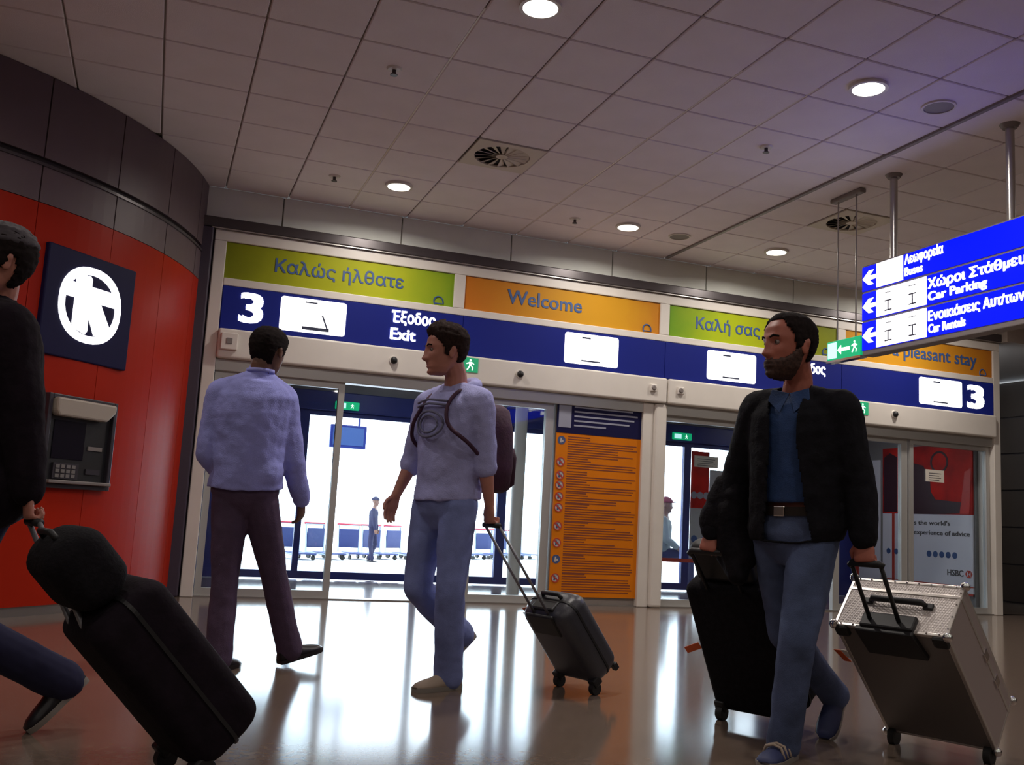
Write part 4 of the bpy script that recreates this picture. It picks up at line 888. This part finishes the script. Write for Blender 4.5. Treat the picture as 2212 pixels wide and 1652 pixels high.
# ---- small figures outside
def small(label, x, y, z0, h, f, m_body, m_leg, skin, hat=None, sit=False):
    k = h/1.75; f = V(f).normalized(); l = Z.cross(f); o = V((x, y, z0)); t = thing('person', label, 'person', (x, y, z0))
    def P(a, b, c): return o+l*(a*k)+f*(b*k)+Z*(c*k)
    hp = .52 if sit else .93; j = dict(pelvis=P(0, 0, hp), waist=P(0, 0, hp+.09), chest=P(0, .0, hp+.40), neck=P(0, .01, hp+.57))
    for S, s in (('L', 1), ('R', -1)):
        j['sh'+S] = P(.18*s, 0, hp+.49); j['el'+S] = P(.24*s, .05, hp+.2); j['wr'+S] = P(.2*s, .22, hp+.08) if sit else P(.26*s, .1, hp-.04)
        j['hip'+S] = P(.09*s, 0, hp-.03); j['kn'+S] = P(.1*s, .42, hp) if sit else P(.1*s, .06*s+.03, .49); j['an'+S] = P(.1*s, .44, .09) if sit else P(.1*s, -.05*s, .09)
    HM = headM(j['neck']+Z*.16*k+f*.02*k, f, Z, k)
    mb = head_mb(HM, 24, 32); mb.M = None; chain(mb, [j['neck']-Z*.03*k, HM.translation], [.06*k, .05*k])
    R = []
    for c, w_, d_ in ((j['pelvis']-Z*.08*k, .12, .1), (j['pelvis'], .16, .11), (j['waist'], .15, .1), (j['chest'], .17, .115), (lerp(j['chest'], j['neck'], .6), .15, .09), (j['neck'], .06, .06)): R.append([c+l*w_*k*math.cos(q)+f*d_*k*math.sin(q) for q in [i*math.pi/10 for i in range(20)]])
    mb.rings(R)
    for S in 'LR':
        limb(mb, j['sh'+S], j['el'+S], j['wr'+S], .05*k, .042*k, .036*k, .035*k, .026*k); limb(mb, j['hip'+S], j['kn'+S], j['an'+S], .08*k, .07*k, .05*k, .048*k, .034*k); hand(mb, j['wr'+S], j['wr'+S]-j['el'+S], -l if S == 'L' else l, f, sc=k)
    fuse(mb, 'body', skin, t, .011*k+.001, 2)
    mb = MB(); mb.rings([[c+(p-c)*1.16 for p in r] for r, c in zip(R[1:-1], [j['pelvis'], j['waist'], j['chest'], lerp(j['chest'], j['neck'], .6)])])
    for S in 'LR': chain(mb, [j['sh'+S], j['el'+S], lerp(j['el'+S], j['wr'+S], .9)], [.072*k, .058*k, .046*k])
    fuse(mb, 'top', m_body, t, .014, 3, .01, .08)
    mb = MB(); mb.rings([[c+(p-c)*1.08 for p in r] for r, c in zip(R[:2], [j['pelvis']-Z*.08*k, j['pelvis']])])
    for S in 'LR': chain(mb, [j['hip'+S], j['kn'+S], j['an'+S]], [.092*k, .066*k, .056*k])
    fuse(mb, 'trousers', m_leg, t, .014, 3, .008, .08)
    for S in 'LR': shoe(t, j['an'+S], f, Z, 'shoe_black', 'shoe_black', .26*k)
    if hat:
        shell(HM, 'cap', hat, t, lambda a, z: (z-.03)/.006, lambda a, z: .018, 24, 32, seed=2)
        MB(HM).prism([(-.07, .04), (-.06, .10), (0, .17), (.06, .10), (.07, .04)], (0, 0, .04), X, Y, Z, .01).build('cap_peak', hat, t)
    else: shell(HM, 'hair', 'hair_dark', t, lambda a, z: (z-itp(abs(a), [(0, .07), (60, .04), (80, -.03), (128, -.07), (180, -.08)]))/.012, lambda a, z: .014, 24, 32)
    return t
small('small child in peaked cap standing outside beyond the left doors', 3.70, 16.9, -.02, 1.10, (.9, -.3, 0), 'cloth_dark', 'cloth_dark', 'skin_brown', 'cloth_dark')
small('man in red cap sitting outside on the bench', 7.53, 13.46, -.03, 1.72, (.85, -.5, 0), 'cloth_khaki', 'cloth_dark', 'skin_brown', 'cap_red', True)
small('dark haired person sitting outside at the left end of bench', 6.96, 13.55, -.03, 1.75, (.3, -.9, 0), 'cloth_dark', 'cloth_dark', 'skin_brown', None, True)
# ================================================================== LUGGAGE
def frame(ox, oy, oz, yaw, tilt):
    U = V((math.cos(yaw), math.sin(yaw), 0)); N = V((-math.sin(yaw), math.cos(yaw), 0)); l = Z*math.cos(tilt)-N*math.sin(tilt); d = N*math.cos(tilt)+Z*math.sin(tilt)
    return Matrix(((U.x, d.x, l.x, ox), (U.y, d.y, l.y, oy), (U.z, d.z, l.z, oz), (0, 0, 0, 1)))   # local x width, y depth, z length
def tagpart(M, root, x, y, z, ex, ez, name='luggage_tag', m='tag_orange', w=.03, h=.075):
    return MB(M).prism([(0, 0), (w, 0), (w, h), (0, h)], (x, y, z), ex, ez, V(ex).cross(V(ez)), .003).build(name, m, root)
mat('alu_sheet', (.44, .37, .36), .4, metal=.3); mat('alu_dark', (.20, .18, .17), .42, metal=.35); mat('alu_edge', (.62, .58, .54), .3, metal=.6)
# perforated sheet: fine raised dots of the pressed aluminium
m = mat('alu_perf', (.66, .60, .57), .45, metal=.25); nt = m.node_tree; tc = nt.nodes.new('ShaderNodeTexCoord'); vo = nt.nodes.new('ShaderNodeTexVoronoi'); vo.inputs['Scale'].default_value = 110; vo.inputs['Randomness'].default_value = 0
nt.links.new(tc.outputs['Object'], vo.inputs['Vector']); bq = nt.nodes.new('ShaderNodeBump'); bq.inputs['Strength'].default_value = .7; bq.inputs['Distance'].default_value = .004
nt.links.new(vo.outputs['Distance'], bq.inputs['Height']); nt.links.new(bq.outputs['Normal'], nt.nodes['Principled BSDF'].inputs['Normal'])
W, L, D = .451, .676, .256; M = frame(3.181, 3.30, .05, -1.15, .804); h_ = W/2
cs = thing('aluminium_case', 'large aluminium flight case on wheels tilted behind bearded man', 'case', (3.18, 3.3, 0))
MB(M).box(-h_+.006, h_-.006, .006, D-.006, .006, L-.006).build('shell', 'alu_sheet', cs)
MB(M).box(-h_+.012, h_-.012, .0, .007, .012, L-.012).build('back_panel', 'alu_dark', cs); MB(M).box(-h_+.012, h_-.012, .012, D-.012, L-.007, L).build('top_panel', 'alu_perf', cs)
MB(M).box(h_-.007, h_, .012, D-.012, .012, L-.012).build('side_panel', 'alu_sheet', cs); MB(M).box(-h_, -h_+.007, .012, D-.012, .012, L-.012).build('side_panel', 'alu_sheet', cs)
ew = .014
for x in (-h_, h_-ew):
    for y in (-.001, D-ew): MB(M).box(x-.001, x+ew+.001, y, y+ew+.001, 0, L).build('edge_strip', 'alu_edge', cs, bevel=.003)
for z in (0, L-ew+.002):
    for y in (-.001, D-ew): MB(M).box(-h_, h_, y, y+ew+.001, z-.001, z+ew).build('edge_strip', 'alu_edge', cs, bevel=.003)
    for x in (-h_-.001, h_-ew): MB(M).box(x, x+ew+.001, 0, D, z-.001, z+ew).build('edge_strip', 'alu_edge', cs, bevel=.003)
for (x0, x1, z0, z1) in ((-h_, h_, L-.004, L+.003), ): MB(M).box(x0, x1, D*.74, D*.80, z0, z1).build('lid_seam', 'alu_edge', cs, bevel=.002)
for x in (-h_-.003, h_-.004): MB(M).box(x, x+.007, D*.74, D*.80, 0, L).build('lid_seam', 'alu_edge', cs, bevel=.002)
rv = MB(M)
for i in range(9):
    rv.ball((-h_+.03+i*(W-.06)/8, D-.007, L+.002), .004, 8, 5); rv.ball((-h_+.03+i*(W-.06)/8, .007, L+.002), .004, 8, 5)
for i in range(4): rv.ball((h_-.007, .04+i*.06, L+.002), .004, 8, 5)
o = rv.build('rivets', 'chrome', cs, True); o['kind'] = 'stuff'
for x in (-h_, h_):
    for y in (0, D):
        for z in (0, L): MB(M).ball((x, y, z), .019, 12, 8).build('corner_cap', 'chrome', cs, True)
for x in (-h_+.03, h_-.03):
    MB(M).tube([(x-.014, -.012, -.012), (x+.014, -.012, -.012)], .038, 18).build('wheel', 'rubber', cs, 'auto'); MB(M).box(x-.03, x+.03, -.018, .02, L-.055, L-.0).build('corner_bumper', 'rubber', cs, bevel=.012)
MB(M).tube([(-.115, D*.52, L), (-.10, D*.52, L+.026), (.10, D*.52, L+.026), (.115, D*.52, L)], [.010, .013, .013, .010], 10).build('carry_handle', 'black', cs, True)
for x in (-.12, .12): MB(M).box(x-.02, x+.02, D*.52-.014, D*.52+.014, L, L+.012).build('handle_mount', 'black', cs, bevel=.004)
MB(M).prism([(-.115, -.002), (.10, -.002), (.10, .07), (-.115, .07)], (0, 0, L-.01), X, Y, Z, .03).build('trolley_housing', 'black', cs, bevel=.008)
MB(M).prism([(-.115, L-.13), (.125, L-.13), (.10, L+.01), (-.13, L+.01)], (0, -.022, 0), X, Z, -Y, -.026).build('trolley_plate', 'black', cs, bevel=.006)
Mi = M.inverted(); g3 = V(J3['wrL'])+V((-.12, -.15, -1)).normalized()*.10-F3*.018; gl = Mi @ g3; 
for sx in (-.058, .058): MB(M).tube([(sx-.02, .03, L+.01), (gl.x+sx, gl.y, gl.z-.0)], .0085, 10).build('pole', 'black', cs, True)
MB(M).tube([(gl.x-.066, gl.y, gl.z-.008), (gl.x-.055, gl.y, gl.z+.005), (gl.x+.055, gl.y, gl.z+.005), (gl.x+.066, gl.y, gl.z-.008)], [.013, .0145, .0145, .013], 12).build('grip', 'black', cs, True)
tagpart(M, cs, -h_-.06, .03, L*.60, (1, 0, 0), (-.35, 0, .9)); tagpart(M, cs, -h_-.03, .02, L*.66, (1, 0, 0), (-.3, 0, .9), 'tag_paper', 'paper', .025, .05)
for z in (.25, .48): MB(M).box(h_-.002, h_+.008, D*.70, D*.84, L*z, L*z+.05).build('latch', 'chrome', cs, bevel=.003)
# small grey trolley case
mat('abs_grey', (.050, .050, .062), .35, noise=.1, nscale=5, bump=.1, bscale=200); mat('pole_grey', (.30, .30, .33), .35, metal=.5)
def rounded(mb, W, D, L, r, n=6, y0=0):
    """rounded box lofted along its length"""
    def sec(w, d): return [(x, y) for x, y in rrect(w, d, min(r, w*.49, d*.49), n)]
    R = []
    for k in range(7):
        a = math.pi/2*k/6; e = r*(1-math.sin(a)); z = r*(1-math.cos(a)); R.append((e, z))
    prof = [(e, z) for e, z in R]+[(e, L-z) for e, z in R[::-1]]
    rs = []
    for e, z in prof: rs.append([(x, y0+D/2+y, z) for x, y in sec(W-2*e, D-2*e)])
    return mb.rings(rs)
W, L, D = .335, .475, .205; M = frame(2.184, 4.761, .035, -1.22, .697)
gc = thing('trolley_case', 'small dark grey hard trolley case pulled by young man in grey', 'suitcase', (2.18, 4.76, 0))
rounded(MB(M), W, D, L, .06).build('shell', 'abs_grey', gc, True)
rg = MB(M)
rg.ring2d((0, D*.5-.004, 0), X, Z, Y, [(x, L/2+z) for x, z in rrect(W+.008, L+.008, .065, 8)], [(x, L/2+z) for x, z in rrect(W-.012, L-.012, .055, 8)], .012); rg.build('zip_seam', 'black', gc)
for x in (-.09, -.03, .03, .09): rounded(MB(M), .022, .01, L-.16, .008, 3, D-.005).build('rib', 'abs_grey', gc, True) if False else None
MB(M).box(-.085, .085, .03, .10, L-.012, L+.008).build('handle_recess', 'black', gc, bevel=.01); MB(M).tube([(-.07, D*.62, L-.01), (-.06, D*.62, L+.022), (.06, D*.62, L+.022), (.07, D*.62, L-.01)], .011, 10).build('carry_handle', 'black', gc, True)
MB(M).box(-.10, .10, -.008, .012, L-.14, L-.01).build('trolley_plate', 'black', gc, bevel=.008)
MB(M).box(.02, .07, D*.3, D*.42, L-.003, L+.006).build('badge', 'steel', gc, bevel=.003)
Mi = M.inverted(); g2 = V(J2['wrL'])+V((.03, -.02, -1)).normalized()*.10-F2*.018; gl = Mi @ g2
for sx in (-.055, .055): MB(M).tube([(sx, .02, L-.02), (gl.x+sx, gl.y, gl.z)], .007, 10).build('pole', 'pole_grey', gc, True)
MB(M).tube([(gl.x-.062, gl.y, gl.z), (gl.x+.062, gl.y, gl.z)], .013, 12).build('grip', 'black', gc, True)
for x in (-W/2+.035, W/2-.035):
    MB(M).tube([(x-.015, -.005, .0), (x+.015, -.005, .0)], .032, 16).build('wheel', 'rubber', gc, 'auto'); MB(M).box(x-.024, x+.024, -.012, .045, .005, .055).build('wheel_housing', 'black', gc, bevel=.008)
    MB(M).box(x-.015, x+.015, D-.05, D-.02, -.03, .01).build('foot', 'black', gc, bevel=.005)
tagpart(M, gc, -W/2-.005, .05, L-.055, (.9, 0, .3), (-.3, -.1, .9), w=.07, h=.028); tagpart(M, gc, -W/2-.03, .05, L-.075, (.9, 0, .3), (-.3, -.1, .9), 'tag_paper', 'paper', .05, .012)
# big black suitcase behind the bearded man
W, L, D = .42, .66, .27; M = frame(2.66, 3.86, .035, -1.1, .50)
bs = thing('suitcase', 'large black soft suitcase half hidden behind legs of bearded man', 'suitcase', (2.66, 3.86, 0))
rounded(MB(M), W, D, L, .04).build('shell', 'black_fabric', bs, True)
MB(M).box(-W/2+.04, W/2-.04, D-.004, D+.03, .08, L-.1).build('front_pocket', 'black_fabric', bs, bevel=.012); MB(M).ring2d((0, D*.5, 0), X, Z, Y, [(x, L/2+z) for x, z in rrect(W+.01, L+.01, .045, 6)], [(x, L/2+z) for x, z in rrect(W-.012, L-.012, .035, 6)], .012).build('zip_seam', 'black', bs)
Mi = M.inverted(); dR = V((-.35, -.05, -1)).normalized(); gB = V(J3['wrR'])+dR*.10-F3*.018; gl = Mi @ gB
for sx in (-.085, .085): MB(M).tube([(sx, .02, L-.03), (gl.x+sx, gl.y, gl.z)], .009, 10).build('pole', 'black', bs, True)
MB(M).tube([(gl.x-.095, gl.y, gl.z-.01), (gl.x-.08, gl.y, gl.z+.004), (gl.x+.08, gl.y, gl.z+.004), (gl.x+.095, gl.y, gl.z-.01)], .014, 12).build('grip', 'black', bs, True)
for x in (-W/2+.04, W/2-.04): MB(M).tube([(x-.016, -.004, .0), (x+.016, -.004, .0)], .035, 16).build('wheel', 'rubber', bs, 'auto'); MB(M).box(x-.027, x+.027, -.012, .05, .005, .06).build('wheel_housing', 'black', bs, bevel=.008)
tagpart(M, bs, -W/2-.085, .03, L*.42, (1, 0, .45), (-.4, 0, .9), w=.085, h=.032)
lb_ = thing('laptop_bag', 'black laptop bag strapped upright on top of the black suitcase', 'bag', tuple(M @ V((0, .1, L))))
rounded(MB(M @ Matrix.Translation((0, .035, L+.004))), .30, .09, max(.12, gl.z-L-.035), .03).build('bag', 'black', lb_, True); MB(M).box(-.12, .12, .125, .14, L+.02, L+.02+max(.08, (gl.z-L)*.5)).build('front_pocket', 'black_fabric', lb_, bevel=.005)
MB(M).tube([(-.05, .08, gl.z-.04), (-.045, .08, gl.z-.01), (.045, .08, gl.z-.01), (.05, .08, gl.z-.04)], .008, 8).build('carry_handle', 'black', lb_, True)
# black bag at lower left with a smaller bag strapped on it
W, L, D = .36, .60, .26; M = frame(.185, 3.36, .035, -1.2, .74)
mb_ = thing('suitcase', 'black wheeled bag tilted in the lower left foreground', 'suitcase', (.27, 3.36, 0))
rounded(MB(M), W, D, L, .06).build('shell', 'jacket_plum', mb_, True); MB(M).ring2d((0, D*.5, 0), X, Z, Y, [(x, L/2+z) for x, z in rrect(W+.01, L+.01, .06, 6)], [(x, L/2+z) for x, z in rrect(W-.012, L-.012, .05, 6)], .012).build('zip_seam', 'black', mb_)
Mi = M.inverted(); g0 = V(J0['wrL'])+V((.1, 0, -1)).normalized()*.10-F0*.018; gl = Mi @ g0
for sx in (-.06, .06): MB(M).tube([(sx, .02, L-.03), (gl.x+sx, gl.y, gl.z)], .009, 10).build('pole', 'pole_grey', mb_, True)
MB(M).tube([(gl.x-.07, gl.y, gl.z), (gl.x+.07, gl.y, gl.z)], .014, 12).build('grip', 'black', mb_, True)
for x in (-W/2+.04, W/2-.04): MB(M).tube([(x-.016, -.004, .0), (x+.016, -.004, .0)], .035, 16).build('wheel', 'rubber', mb_, 'auto'); MB(M).box(x-.027, x+.027, -.012, .05, .005, .06).build('wheel_housing', 'black', mb_, bevel=.008)
sb = thing('hand_bag', 'small black bag strapped on top of the lower left wheeled bag', 'bag', tuple(M @ V((0, .1, L))))
mb = MB(M @ Matrix.Translation((0, .03, L+.005))); rounded(mb, .30, .19, .24, .07).build('bag', 'black_fabric', sb, True); MB(M).tube([(-.06, .12, L+.23), (-.05, .12, L+.27), (.05, .12, L+.27), (.06, .12, L+.23)], .010, 8).build('carry_handle', 'black', sb, True)
